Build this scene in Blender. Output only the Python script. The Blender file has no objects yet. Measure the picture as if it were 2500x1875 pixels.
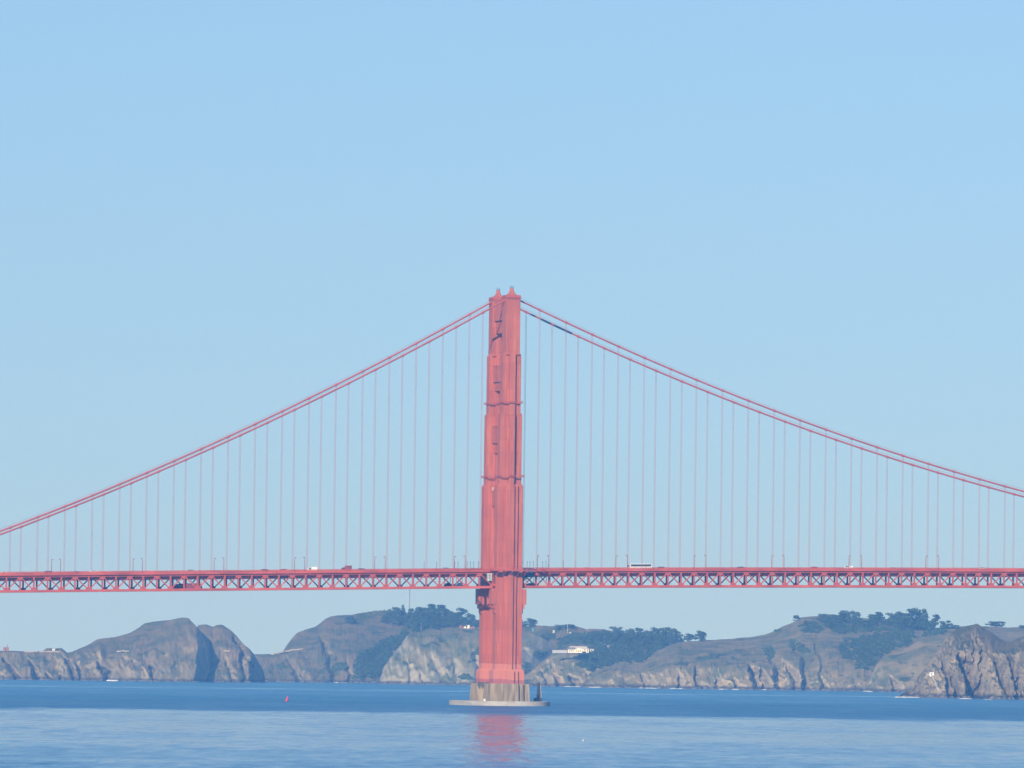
import bpy, math, random
import numpy as np
from mathutils import Vector, Matrix

random.seed(7)
rng = np.random.default_rng(7)
R = math.radians
scn = bpy.context.scene
col = scn.collection

# ------------------------------------------------------------------ camera
CAM = Vector((0.0, -4250.0, 21.5))          # a bluff 4.25 km from the bridge tower
F_PX = 18700.0                              # focal length in pixels of a 2500 wide frame
YAW, PITCH, ROLL = 20.3 / F_PX, math.atan(690.5 / F_PX), R(0.75)
fw = Vector((math.sin(YAW) * math.cos(PITCH), math.cos(YAW) * math.cos(PITCH), math.sin(PITCH)))
rt0 = fw.cross(Vector((0, 0, 1))).normalized()
up0 = rt0.cross(fw)
rt = rt0 * math.cos(ROLL) + up0 * math.sin(ROLL)
up = up0 * math.cos(ROLL) - rt0 * math.sin(ROLL)
cam_d = bpy.data.cameras.new('camera')
cam_o = bpy.data.objects.new('camera', cam_d)
col.objects.link(cam_o)
cam_d.sensor_width = 36.0
cam_d.lens = 36.0 * F_PX / 2500.0
cam_d.clip_start = 1.0
cam_d.clip_end = 60000.0
M = Matrix((rt, up, -fw)).transposed().to_4x4()
M.translation = CAM
cam_o.matrix_world = M
scn.camera = cam_o

# ------------------------------------------------------------------ sky, sun, exposure
SUN_EL = 21.0
SUN_AZ = 21.0          # degrees to the left of straight behind the camera
world = bpy.data.worlds.new('World')
scn.world = world
world.use_nodes = True
wn, wl = world.node_tree.nodes, world.node_tree.links
bg = wn['Background']
sky = wn.new('ShaderNodeTexSky')
sky.sky_type = 'NISHITA'
sky.sun_disc = False
sky.sun_elevation = R(SUN_EL)
# direction towards the sun
sd = Vector((-math.sin(R(SUN_AZ)) * math.cos(R(SUN_EL)), -math.cos(R(SUN_AZ)) * math.cos(R(SUN_EL)), math.sin(R(SUN_EL))))
sky.sun_rotation = math.atan2(sd.x, sd.y)
sky.altitude = 0
sky.air_density = 0.46
sky.dust_density = 0.10
sky.ozone_density = 5.0
# the sky's gradient is stretched: it pales towards the horizon more slowly than the model's
wtc = wn.new('ShaderNodeTexCoord')
wmp = wn.new('ShaderNodeMapping'); wmp.vector_type = 'VECTOR'; wmp.inputs['Scale'].default_value = (1, 1, 0.28)
wnm = wn.new('ShaderNodeVectorMath'); wnm.operation = 'NORMALIZE'
wl.new(wtc.outputs['Generated'], wmp.inputs[0]); wl.new(wmp.outputs[0], wnm.inputs[0]); wl.new(wnm.outputs[0], sky.inputs[0])
wl.new(sky.outputs[0], bg.inputs[0])
bg.inputs[1].default_value = 0.086
sl = bpy.data.lights.new('sun', 'SUN')
sl.energy = 5.0
sl.angle = R(0.53)
sl.color = (1.0, 0.93, 0.82)
so = bpy.data.objects.new('sun', sl)
col.objects.link(so)
so.rotation_euler = sd.to_track_quat('Z', 'Y').to_euler()
so.location = (0, 0, 900)
scn.view_settings.view_transform = 'Standard'
scn.view_settings.look = 'None'
scn.view_settings.gamma = 1.0
scn.view_settings.exposure = 0.0
scn.view_settings.use_curve_mapping = False
scn.render.engine = 'CYCLES'
cy = scn.cycles
cy.use_denoising = True
cy.max_bounces = 5
cy.diffuse_bounces = 2
cy.glossy_bounces = 2
cy.transmission_bounces = 2
cy.volume_bounces = 1
cy.sample_clamp_indirect = 5.0

# ------------------------------------------------------------------ helpers
def px(x, y, d):
    """the point seen at pixel x, y of the 2500 wide frame, d metres ahead of the camera (world Y)"""
    v = fw + rt * ((x - 1250.0) / F_PX) + up * ((937.5 - y) / F_PX)
    return CAM + v * (d / v.y)

def tag(o, label=None, cat=None, group=None, kind=None):
    if label: o['label'] = label
    if cat: o['category'] = cat
    if group: o['group'] = group
    if kind: o['kind'] = kind
    return o

def empty(name, loc=(0, 0, 0), rz=0.0, parent=None):
    o = bpy.data.objects.new(name, None)
    o.empty_display_size = 1.0
    col.objects.link(o)
    o.location = loc
    o.rotation_euler = (0, 0, rz)
    o.parent = parent
    return o

def link(name, mesh, parent=None, loc=(0, 0, 0), rz=0.0, scale=None):
    o = bpy.data.objects.new(name, mesh)
    col.objects.link(o)
    o.parent = parent
    o.location = loc
    o.rotation_euler = (0, 0, rz)
    if scale: o.scale = scale
    return o

def copy_tree(o, parent=None):
    c = o.copy()
    col.objects.link(c)
    c.parent = parent
    for ch in list(o.children):
        copy_tree(ch, c)
    return c

class MB:
    """collects shapes; build() links them as one mesh object"""
    def __init__(s):
        s.v, s.f = [], []
    def add(s, vs, fs):
        n = len(s.v)
        s.v += [tuple(p) for p in vs]
        s.f += [tuple(i + n for i in f) for f in fs]
        return s
    def box(s, x0, x1, y0, y1, z0, z1):
        return s.add([(x0, y0, z0), (x1, y0, z0), (x1, y1, z0), (x0, y1, z0), (x0, y0, z1), (x1, y0, z1), (x1, y1, z1), (x0, y1, z1)],
                     [(0, 3, 2, 1), (4, 5, 6, 7), (0, 1, 5, 4), (1, 2, 6, 5), (2, 3, 7, 6), (3, 0, 4, 7)])
    def beam(s, p, q, w, h, side=(0, 1, 0)):
        p, q = Vector(p), Vector(q)
        d = (q - p).normalized()
        a = Vector(side)
        a = (a - d * a.dot(d)).normalized()
        b = d.cross(a)
        vs = []
        for e in (p, q):
            for i, j in ((-1, -1), (1, -1), (1, 1), (-1, 1)):
                vs.append(e + a * (i * w / 2) + b * (j * h / 2))
        return s.add(vs, [(0, 3, 2, 1), (4, 5, 6, 7), (0, 1, 5, 4), (1, 2, 6, 5), (2, 3, 7, 6), (3, 0, 4, 7)])
    def loft(s, rings, cap=True):
        n = len(rings[0])
        vs, fs = [], []
        for r in rings: vs += list(r)
        for k in range(len(rings) - 1):
            for i in range(n):
                j = (i + 1) % n
                fs.append((k * n + i, k * n + j, (k + 1) * n + j, (k + 1) * n + i))
        if cap:
            fs.append(tuple(range(n - 1, -1, -1)))
            fs.append(tuple((len(rings) - 1) * n + i for i in range(n)))
        return s.add(vs, fs)
    def prism(s, outline, z0, z1):
        return s.loft([[(x, y, z0) for x, y in outline], [(x, y, z1) for x, y in outline]])
    def tube(s, path, r, n=8, cap=True):
        rings = []
        P = [Vector(p) for p in path]
        for i, p in enumerate(P):
            d = (P[min(i + 1, len(P) - 1)] - P[max(i - 1, 0)]).normalized()
            a = d.cross(Vector((0, 1, 0)))
            if a.length < 0.1: a = d.cross(Vector((1, 0, 0)))
            a.normalize()
            b = d.cross(a)
            rr = r[i] if isinstance(r, (list, tuple)) else r
            rings.append([p + a * (math.cos(2 * math.pi * k / n) * rr) + b * (math.sin(2 * math.pi * k / n) * rr) for k in range(n)])
        return s.loft(rings, cap)
    def lathe(s, prof, n=16, c=(0, 0)):
        return s.loft([[(c[0] + r * math.cos(2 * math.pi * k / n), c[1] + r * math.sin(2 * math.pi * k / n), z) for k in range(n)] for r, z in prof])
    def mesh(s, name, mat, smooth=False):
        me = bpy.data.meshes.new(name)
        me.from_pydata(s.v, [], s.f)
        me.materials.append(mat)
        if smooth:
            me.polygons.foreach_set('use_smooth', [True] * len(me.polygons))
        me.update()
        return me
    def build(s, name, mat, parent=None, smooth=False, loc=(0, 0, 0), rz=0.0):
        return link(name, s.mesh(name, mat, smooth), parent, loc, rz)

# value noise in numpy
_tab = rng.random((256, 256))
def vnoise(x, y):
    xi, yi = np.floor(x).astype(int), np.floor(y).astype(int)
    fx, fy = x - xi, y - yi
    fx, fy = fx * fx * (3 - 2 * fx), fy * fy * (3 - 2 * fy)
    a = _tab[xi & 255, yi & 255]; b = _tab[(xi + 1) & 255, yi & 255]
    c = _tab[xi & 255, (yi + 1) & 255]; d = _tab[(xi + 1) & 255, (yi + 1) & 255]
    return (a * (1 - fx) + b * fx) * (1 - fy) + (c * (1 - fx) + d * fx) * fy
def fbm(x, y, o=5, g=0.5):
    t, a, n = 0, 1.0, 0
    for k in range(o):
        t = t + a * vnoise(x * 2 ** k + 17.3 * k, y * 2 ** k + 9.1 * k)
        n += a; a *= g
    return t / n
def ridged(x, y, o=4, g=0.55):
    t, a, n = 0, 1.0, 0
    for k in range(o):
        t = t + a * (1 - np.abs(2 * vnoise(x * 2 ** k + 31.7 * k, y * 2 ** k + 5.3 * k) - 1))
        n += a; a *= g
    return t / n

# ------------------------------------------------------------------ materials
def nodes(name):
    m = bpy.data.materials.new(name)
    m.use_nodes = True
    nt = m.node_tree
    return m, nt.nodes, nt.links, nt.nodes['Principled BSDF']

def ramp(n, stops):
    r = n.new('ShaderNodeValToRGB')
    e = r.color_ramp.elements
    while len(e) > 1: e.remove(e[-1])
    e[0].position, e[0].color = stops[0][0], (*stops[0][1], 1)
    for p, c in stops[1:]:
        k = e.new(p); k.color = (*c, 1)
    return r

def mat(name, c, rough=0.6, var=0.12, scale=(0.4, 0.4, 0.08), metal=0.0, spec=0.5):
    """plain surface with mottled wear; scale is in cycles per metre of object space"""
    m, n, l, p = nodes(name)
    tc = n.new('ShaderNodeTexCoord')
    mp = n.new('ShaderNodeMapping'); mp.inputs['Scale'].default_value = scale
    nz = n.new('ShaderNodeTexNoise'); nz.inputs['Scale'].default_value = 1.0; nz.inputs['Detail'].default_value = 5
    l.new(tc.outputs['Object'], mp.inputs[0]); l.new(mp.outputs[0], nz.inputs['Vector'])
    lo = tuple(max(0, x * (1 - var)) for x in c); hi = tuple(min(1, x * (1 + var)) for x in c)
    r = ramp(n, [(0.3, lo), (0.7, hi)])
    l.new(nz.outputs['Fac'], r.inputs[0]); l.new(r.outputs[0], p.inputs['Base Color'])
    p.inputs['Roughness'].default_value = rough
    p.inputs['Metallic'].default_value = metal
    p.inputs['Specular IOR Level'].default_value = spec
    return m

# red oxide bridge paint: vertical weather streaks, a repainted pale zone and a dark stain at the foot
def paint_mat():
    m, n, l, p = nodes('bridge_paint')
    tc = n.new('ShaderNodeTexCoord')
    mp = n.new('ShaderNodeMapping'); mp.inputs['Scale'].default_value = (0.55, 0.55, 0.03)
    nz = n.new('ShaderNodeTexNoise'); nz.inputs['Scale'].default_value = 1.0; nz.inputs['Detail'].default_value = 6
    l.new(tc.outputs['Object'], mp.inputs[0]); l.new(mp.outputs[0], nz.inputs['Vector'])
    r = ramp(n, [(0.3, (0.45, 0.105, 0.06)), (0.5, (0.52, 0.132, 0.07)), (0.72, (0.58, 0.172, 0.085))])
    l.new(nz.outputs['Fac'], r.inputs[0])
    n2 = n.new('ShaderNodeTexNoise'); n2.inputs['Scale'].default_value = 0.06; n2.inputs['Detail'].default_value = 4
    l.new(tc.outputs['Object'], n2.inputs['Vector'])
    mx = n.new('ShaderNodeMix'); mx.data_type = 'RGBA'; mx.blend_type = 'MULTIPLY'
    r2 = ramp(n, [(0.3, (0.82, 0.80, 0.86)), (0.7, (1.0, 1.0, 1.0))])
    l.new(n2.outputs['Fac'], r2.inputs[0])
    mx.inputs['Factor'].default_value = 1.0
    l.new(r.outputs[0], mx.inputs['A']); l.new(r2.outputs[0], mx.inputs['B'])
    sx = n.new('ShaderNodeSeparateXYZ'); l.new(tc.outputs['Object'], sx.inputs[0])
    xy = n.new('ShaderNodeMath'); xy.operation = 'ADD'; l.new(sx.outputs['X'], xy.inputs[0]); l.new(sx.outputs['Y'], xy.inputs[1])
    cb_ = n.new('ShaderNodeCombineXYZ'); l.new(xy.outputs[0], cb_.inputs[0]); l.new(sx.outputs['Z'], cb_.inputs[1])
    bk = n.new('ShaderNodeTexBrick'); bk.inputs['Scale'].default_value = 1.0; bk.inputs['Brick Width'].default_value = 2.1; bk.inputs['Row Height'].default_value = 7.0
    bk.inputs['Mortar Size'].default_value = 0.05; bk.inputs['Color1'].default_value = (0.90, 0.90, 0.92, 1); bk.inputs['Color2'].default_value = (1.06, 1.08, 1.05, 1); bk.inputs['Mortar'].default_value = (0.62, 0.55, 0.55, 1)
    l.new(cb_.outputs[0], bk.inputs['Vector'])
    mb_ = n.new('ShaderNodeMix'); mb_.data_type = 'RGBA'; mb_.blend_type = 'MULTIPLY'; mb_.inputs['Factor'].default_value = 1.0
    l.new(mx.outputs['Result'], mb_.inputs['A']); l.new(bk.outputs['Color'], mb_.inputs['B'])
    mx = mb_
    ad = n.new('ShaderNodeMath'); ad.operation = 'MULTIPLY_ADD'; ad.inputs[1].default_value = 3.0
    l.new(n2.outputs['Fac'], ad.inputs[0]); l.new(sx.outputs['Z'], ad.inputs[2])
    mr = n.new('ShaderNodeMapRange'); mr.inputs['From Min'].default_value = 10.0; mr.inputs['From Max'].default_value = 30.0
    l.new(ad.outputs[0], mr.inputs['Value'])
    # zone 0..1 over 10..30 m: stain below 16 m, faded paint to 24.5 m
    rz = ramp(n, [(0.0, (0.36, 0.12, 0.14)), (0.29, (0.36, 0.12, 0.14)), (0.31, (0.60, 0.22, 0.15)), (0.72, (0.60, 0.22, 0.15)), (0.74, (0, 0, 0))])
    rf = ramp(n, [(0.0, (1, 1, 1)), (0.72, (1, 1, 1)), (0.745, (0, 0, 0))])
    l.new(mr.outputs[0], rz.inputs[0]); l.new(mr.outputs[0], rf.inputs[0])
    mz = n.new('ShaderNodeMix'); mz.data_type = 'RGBA'
    mf = n.new('ShaderNodeMath'); mf.operation = 'MULTIPLY'; mf.inputs[1].default_value = 0.7
    l.new(rf.outputs[0], mf.inputs[0]); l.new(mf.outputs[0], mz.inputs['Factor'])
    l.new(mx.outputs['Result'], mz.inputs['A']); l.new(rz.outputs[0], mz.inputs['B'])
    l.new(mz.outputs['Result'], p.inputs['Base Color'])
    p.inputs['Roughness'].default_value = 0.62
    p.inputs['Specular IOR Level'].default_value = 0.3
    return m

PAINT = paint_mat()
STEEL = mat('truss_paint', (0.46, 0.082, 0.048), 0.6, 0.30, (0.08, 0.08, 0.3), spec=0.3)
CABLE = mat('cable_paint', (0.42, 0.09, 0.075), 0.6, 0.12, (0.05, 0.3, 0.3), spec=0.3)
CONC = mat('pier_concrete', (0.30, 0.235, 0.15), 0.9, 0.42, (0.5, 0.5, 0.07))
FEND = mat('fender_concrete', (0.40, 0.37, 0.32), 0.9, 0.18, (0.15, 0.15, 0.6))
ASPH = mat('asphalt', (0.06, 0.06, 0.062), 0.9, 0.2)
DARK = mat('dark_steel', (0.035, 0.04, 0.05), 0.6, 0.2)
NAVY = mat('navy_tarp', (0.02, 0.035, 0.10), 0.7, 0.3, (0.5, 0.5, 0.5))
PALE = mat('pale_tarp', (0.42, 0.44, 0.40), 0.8, 0.3, (0.5, 0.5, 0.5))
WHITE = mat('white_paint', (0.80, 0.79, 0.75), 0.5, 0.08)
CREAM = mat('cream_wall', (0.78, 0.72, 0.56), 0.7, 0.10)
GLASS = mat('dark_glass', (0.03, 0.045, 0.07), 0.12, 0.1)
RUBBER = mat('tyre', (0.02, 0.02, 0.02), 0.8, 0.1)
LAMPM = mat('lamp_paint', (0.24, 0.06, 0.06), 0.5, 0.1)
RUSTROOF = mat('rust_roof', (0.35, 0.15, 0.09), 0.8, 0.2)
GREYM = mat('grey_paint', (0.38, 0.40, 0.42), 0.6, 0.1)

# ------------------------------------------------------------------ the water
def water():
    m, n, l, p = nodes('bay_water')
    geo = n.new('ShaderNodeNewGeometry')
    sep = n.new('ShaderNodeSeparateXYZ'); l.new(geo.outputs['Position'], sep.inputs[0])
    def noise(sx, sy, det=4, dist=0.0):
        mp = n.new('ShaderNodeMapping'); mp.inputs['Scale'].default_value = (sx, sy, 1)
        nz = n.new('ShaderNodeTexNoise'); nz.inputs['Scale'].default_value = 1; nz.inputs['Detail'].default_value = det
        nz.inputs['Distortion'].default_value = dist
        l.new(geo.outputs['Position'], mp.inputs[0]); l.new(mp.outputs[0], nz.inputs['Vector'])
        return nz.outputs['Fac']
    def math2(op, a, b, c=None):
        k = n.new('ShaderNodeMath'); k.operation = op
        for i, v in enumerate((a, b, c)):
            if v is None: continue
            if isinstance(v, (int, float)): k.inputs[i].default_value = v
            else: l.new(v, k.inputs[i])
        return k.outputs[0]
    # wind lines: the breeze roughens the water beyond about 3.4 km, slicks lie nearer
    warp = math2('MULTIPLY_ADD', noise(0.0025, 0.0012, 5), 700.0, -350.0)
    warp = math2('ADD', warp, math2('MULTIPLY_ADD', noise(0.022, 0.004, 5, 0.5), 520.0, -260.0))
    yy = math2('ADD', sep.outputs['Y'], warp)
    mr = n.new('ShaderNodeMapRange'); mr.inputs['From Min'].default_value = -4250; mr.inputs['From Max'].default_value = 5750
    l.new(yy, mr.inputs['Value'])
    g = lambda v: (v, v, v)
    rr = ramp(n, [(0.0, g(.55)), (0.15, g(.42)), (0.19, g(.18)), (0.24, g(.06)), (0.335, g(.10)), (0.36, g(.85)), (0.46, g(.95)), (0.56, g(.78)),
                  (0.62, g(.80)), (0.655, g(.50)), (0.69, g(.85)), (0.80, g(.85)), (0.95, g(.95))])
    l.new(mr.outputs[0], rr.inputs[0])
    streak = noise(0.012, 0.0035, 5, 0.4)
    fine = noise(0.10, 0.018, 4, 0.2)
    w = math2('MULTIPLY_ADD', math2('SUBTRACT', streak, 0.5), 0.8, rr.outputs[0])
    w = math2('MULTIPLY_ADD', math2('SUBTRACT', fine, 0.5), 0.75, w)
    w = math2('MULTIPLY_ADD', math2('SUBTRACT', noise(0.28, 0.035, 2), 0.5), 0.5, w)
    k = n.new('ShaderNodeMapRange'); k.inputs['To Min'].default_value = 0.105; k.inputs['To Max'].default_value = 0.44
    l.new(w, k.inputs['Value'])
    l.new(k.outputs[0], p.inputs['Roughness'])
    p.inputs['Base Color'].default_value = (0.001, 0.16, 0.36, 1)
    p.inputs['IOR'].default_value = 1.333
    bm = n.new('ShaderNodeBump'); bm.inputs['Strength'].default_value = 0.35; bm.inputs['Distance'].default_value = 0.5
    l.new(noise(0.25, 0.05, 3), bm.inputs['Height'])
    b2 = n.new('ShaderNodeBump'); b2.inputs['Strength'].default_value = 1.0; b2.inputs['Distance'].default_value = 0.95
    l.new(noise(0.16, 0.013, 4, 0.5), b2.inputs['Height']); l.new(bm.outputs[0], b2.inputs['Normal'])
    l.new(b2.outputs[0], p.inputs['Normal'])
    o = MB().add([(-15000, -5200, 0), (15000, -5200, 0), (15000, 15000, 0), (-15000, 15000, 0)], [(0, 1, 2, 3)]).build('water', m)
    tag(o, 'blue bay water with calm slicks and wind ruffled bands', 'water', kind='structure')
water()

# ------------------------------------------------------------------ the bridge
TH = R(15.9)
CO, SI = math.cos(TH), math.sin(TH)
bridge = empty('suspension_bridge', (0, 0, 0), TH)
tag(bridge, 'red suspension bridge with stepped tower, twin cables and truss deck', 'bridge')
T = 13.7                                    # cable planes at t = -T (near) and +T (far)
def b2w(s, t, z):
    return Vector((s * CO - t * SI, s * SI + t * CO, z))
def zb(s):                                  # underside of the bottom chord
    return 65.0 + (0.024 * s if s < 0 else 0.0205 * s - 1.6e-5 * s * s)
def zroad(s): return zb(s) + 9.9
def zc(s):                                  # main cable axis
    if s >= 0: return 84.5 + 142.0 * ((s - 640.0) / 640.0) ** 2
    return 226.5 + 0.5745 * s + 0.00034 * s * s

def cross(steps, grow=0.0):
    """stepped cruciform outline from [(half width, half depth)...], narrowest and deepest first"""
    q = []
    for i, (w, d) in enumerate(steps):
        w, d = max(w - grow, 0.2), max(d - grow, 0.2)
        if i: q.append((pw, d))
        q.append((w, d)); pw = w
    # q runs from the front (depth) to the side (width) in the first quadrant
    q1 = q
    q4 = [(x, -y) for x, y in reversed(q1)]
    q3 = [(-x, -y) for x, y in q1]
    q2 = [(-x, y) for x, y in reversed(q1)]
    return q1 + q4 + q3 + q2

TIERS = [
    (12.0, 19.0, [(2.5, 6.6), (5.0, 5.4), (8.9, 4.2)]),
    (19.0, 76.0, [(1.5, 5.7), (3.7, 4.5), (7.45, 3.3)]),
    (76.0, 121.5, [(1.7, 5.4), (4.0, 4.2), (7.2, 3.0)]),
    (121.5, 161.0, [(1.4, 5.2), (6.2, 2.7)]),
    (161.0, 194.0, [(1.6, 4.5), (5.2, 2.9)]),
    (194.0, 226.0, [(4.0, 4.0), (4.05, 3.95)]),
]
def leg(tc):
    m = MB()
    for i, (z0, z1, st) in enumerate(TIERS):
        ol = [(x, y + tc) for x, y in cross(st)]
        m.prism(ol, z0, z1)
        if i < len(TIERS) - 1:
            o1 = [(x, y + tc) for x, y in cross([(w * 0.999, d * 0.999) for w, d in st])]
            o2 = [(x, y + tc) for x, y in cross(st, 0.95)]
            m.loft([[(x, y, z1 - 0.01) for x, y in o1], [(x, y, z1 + 1.3) for x, y in o2]])
    # vertical flutes on the broad faces
    for (z0, z1, st) in TIERS[1:]:
        w, d = st[-1]
        w0 = st[-2][0] if len(st) > 1 and st[-2][0] < w - 0.5 else 0.0
        for sgn in (-1, 1):
            for xx in np.linspace(w0 + 0.55, w - 0.5, 3 if w - w0 > 2.5 else 2):
                for face in (-1, 1):
                    m.box(sgn * xx - 0.16, sgn * xx + 0.16, tc + face * d - 0.09, tc + face * d + 0.09, z0 + 0.4, z1 - 0.4)
    lg = m.build('tower_leg', PAINT, bridge)
    # corbels below the deck on both long sides
    for sg in (-1, 1):
        c = MB()
        for a, z0, z1, tt in ((2.5, 56.0, 64.6, 3.0), (1.6, 53.6, 56.0, 2.6), (0.8, 51.0, 53.6, 2.2)):
            c.box(min(sg * 7.3, sg * (7.45 + a)), max(sg * 7.3, sg * (7.45 + a)), tc - tt, tc + tt, z0, z1 - 0.02)
        c.build('corbel', PAINT, lg)
    # walkway galleries with rails
    for zg, w, d in ((126.4, 6.2, 5.2), (167.2, 5.2, 4.5)):
        g = MB()
        w, d = w + 0.75, d + 0.75
        for a, b in ((0.0, 0.22), (0.55, 0.63), (1.05, 1.16)):
            for x0, x1, y0, y1 in ((-w, w, -d, -d + 0.7), (-w, w, d - 0.7, d), (-w, -w + 0.7, -d + 0.7, d - 0.7), (w - 0.7, w, -d + 0.7, d - 0.7)):
                if a > 0:
                    if x1 - x0 > 2: y0, y1 = (y0, y0 + 0.1) if y0 < 0 else (y1 - 0.1, y1)
                    else: x0, x1 = (x0, x0 + 0.1) if x0 < 0 else (x1 - 0.1, x1)
                g.box(x0, x1, tc + y0, tc + y1, zg + a, zg + b)
        nx, ny = int(2 * w / 0.8), int(2 * d / 0.8)
        for i in range(nx + 1):
            x = -w + 0.05 + (2 * w - 0.1) * i / nx
            for y in (-d + 0.05, d - 0.05): g.box(x - 0.06, x + 0.06, tc + y - 0.04, tc + y + 0.04, zg + 0.2, zg + 1.1)
        for i in range(1, ny):
            y = -d + 2 * d * i / ny
            for x in (-w + 0.05, w - 0.05): g.box(x - 0.04, x + 0.04, tc + y - 0.06, tc + y + 0.06, zg + 0.2, zg + 1.1)
        g.build('gallery', CABLE, lg)
    # top parapet
    g = MB()
    for z0, z1, e in ((225.6, 226.1, 0.45), (226.1, 227.1, 0.12)):
        for x0, x1, y0, y1 in ((-4 - e, 4 + e, -4 - e, -3.9), (-4 - e, 4 + e, 3.9, 4 + e), (-4 - e, -3.9, -3.9, 3.9), (3.9, 4 + e, -3.9, 3.9)):
            g.box(x0, x1, tc + y0, tc + y1, z0, z1)
    for k in range(10):
        x = -3.9 + 7.8 * k / 9
        g.box(x - 0.14, x + 0.14, tc - 4.62, tc - 4.1, 224.9, 226.05)
    g.build('parapet', CABLE, lg)
    # saddle housing, concave to a blunt finial
    hs = MB()
    rings = []
    for z, a, b in ((226.0, 3.7, 2.6), (226.9, 3.5, 2.4), (227.6, 2.4, 1.9), (228.4, 1.55, 1.45), (229.4, 1.1, 1.1), (230.6, 0.9, 0.9), (231.2, 0.85, 0.85)):
        rings.append([(x * a, tc + y * b, z) for x, y in ((-1, -.6), (-.6, -1), (.6, -1), (1, -.6), (1, .6), (.6, 1), (-.6, 1), (-1, .6))])
    hs.loft(rings)
    hs.build('saddle_housing', PAINT, lg)
    for x, y, h in ((-.75, -.6, .9), (.75, -.6, .9), (-.75, .6, .9), (.75, .6, .9), (0, 0, 1.5)):
        MB().lathe([(0.10, 231.1), (0.10, 231.1 + h), (0.05, 231.25 + h)], 6, (x, tc + y)).build('finial_rod', DARK, lg)
    return lg
legs = [leg(-T), leg(T)]

# cross struts between the legs, above the deck
for z0, zm, z1 in ((206.5, 213.5, 225.4), (174.5, 179.5, 188.5), (140.0, 145.5, 155.0), (104.0, 110.5, 119.0)):
    m = MB()
    m.box(-3.3, 3.3, -T + 2.8, T - 2.8, zm, z1)
    m.box(-2.2, 2.2, -T + 2.7, T - 2.7, z0, zm - 0.02)
    m.box(-2.32, 2.32, -T + 3.2, T - 3.2, z0 + (zm - z0) * 0.5 - 0.12, z0 + (zm - z0) * 0.5 + 0.12)
    for k in range(6):
        y = -7.5 + 3.0 * k
        m.box(-3.38, 3.38, y - 0.25, y + 0.25, zm + 0.8, z1 - 0.8)
    m.box(-3.4, 3.4, -T + 2.75, T - 2.75, z1 - 0.5, z1 + 0.2)
    m.build('cross_strut', PAINT, bridge)
# crossed bracing below the deck
for za, zz in ((20.0, 40.0), (40.0, 61.0)):
    for sg in (-1, 1):
        m = MB()
        m.beam((0, -sg * (T - 3.5), za), (0, sg * (T - 3.5), zz), 2.0, 1.6, (1, 0, 0))
        m.build('cross_brace', PAINT, bridge)
MB().box(-2.0, 2.0, -T + 3.2, T - 3.2, 38.6, 41.4).build('cross_strut', PAINT, bridge)
MB().box(-2.6, 2.6, -T + 3.0, T - 3.0, 59.0, 64.0).build('cross_strut', PAINT, bridge)
# pale drip pipes left by repainting, on the far leg
MB().box(0.5, 0.8, T - 4.8, T - 4.45, 162.5, 167.0).build('drain_pipe', WHITE, legs[1])
MB().box(-3.0, -2.7, T - 5.0, T - 4.4, 119.2, 121.2).build('work_lamp', WHITE, legs[1])

# concrete pier: a stepped block under each leg and the wall that joins them
pm = MB()
for tc in (-T, T):
    b0 = [(4.2, 10.6), (7.6, 9.0), (11.75, 7.2)]
    b1 = [(3.9, 10.1), (7.1, 8.5), (11.0, 6.7)]
    pm.loft([[(x, y + tc, -3.0) for x, y in cross(b0)], [(x, y + tc, 12.2) for x, y in cross(b1)]])
pm.box(-6.2, 6.2, -8, 8, -3.0, 11.6)
pm.build('pier', CONC, bridge)

# dark safety net hung over the corner of the far pier block
net = empty('safety_net', b2w(-7.5, 5.0, 9.4), TH)
tag(net, 'dark grey safety net draped over the top corner of the concrete pier', 'net')
NETM = mat('dark_net', (0.10, 0.10, 0.095), 0.9, 0.4, (1.5, 1.5, .5))
for sa, sb_, ty in ((-10.9, -7.15, 6.85), (-7.05, -3.95, 5.05)):
    xs_ = [sa + (sb_ - sa) * k / 8 for k in range(9)]
    lows = [9.0 + 2.6 * abs((k % 4) - 2) / 2 * (0.6 + 0.4 * random.random()) for k in range(9)]
    m = MB()
    for k in range(8):
        p_, q_ = xs_[k], xs_[k + 1]
        m.add([(p_ + 7.5, ty - 5.0 - .10 - .12 * (12.2 - z) * 0.08 - yo, z - 9.4) for yo in (0, .12) for p_, z in ((xs_[k], lows[k]), (xs_[k + 1], lows[k + 1]), (xs_[k + 1], 12.9), (xs_[k], 12.9))],
              [(0, 1, 2, 3), (7, 6, 5, 4), (0, 4, 5, 1), (1, 5, 6, 2), (2, 6, 7, 3), (3, 7, 4, 0)])
    m.build('net_panel', NETM, net)

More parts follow.
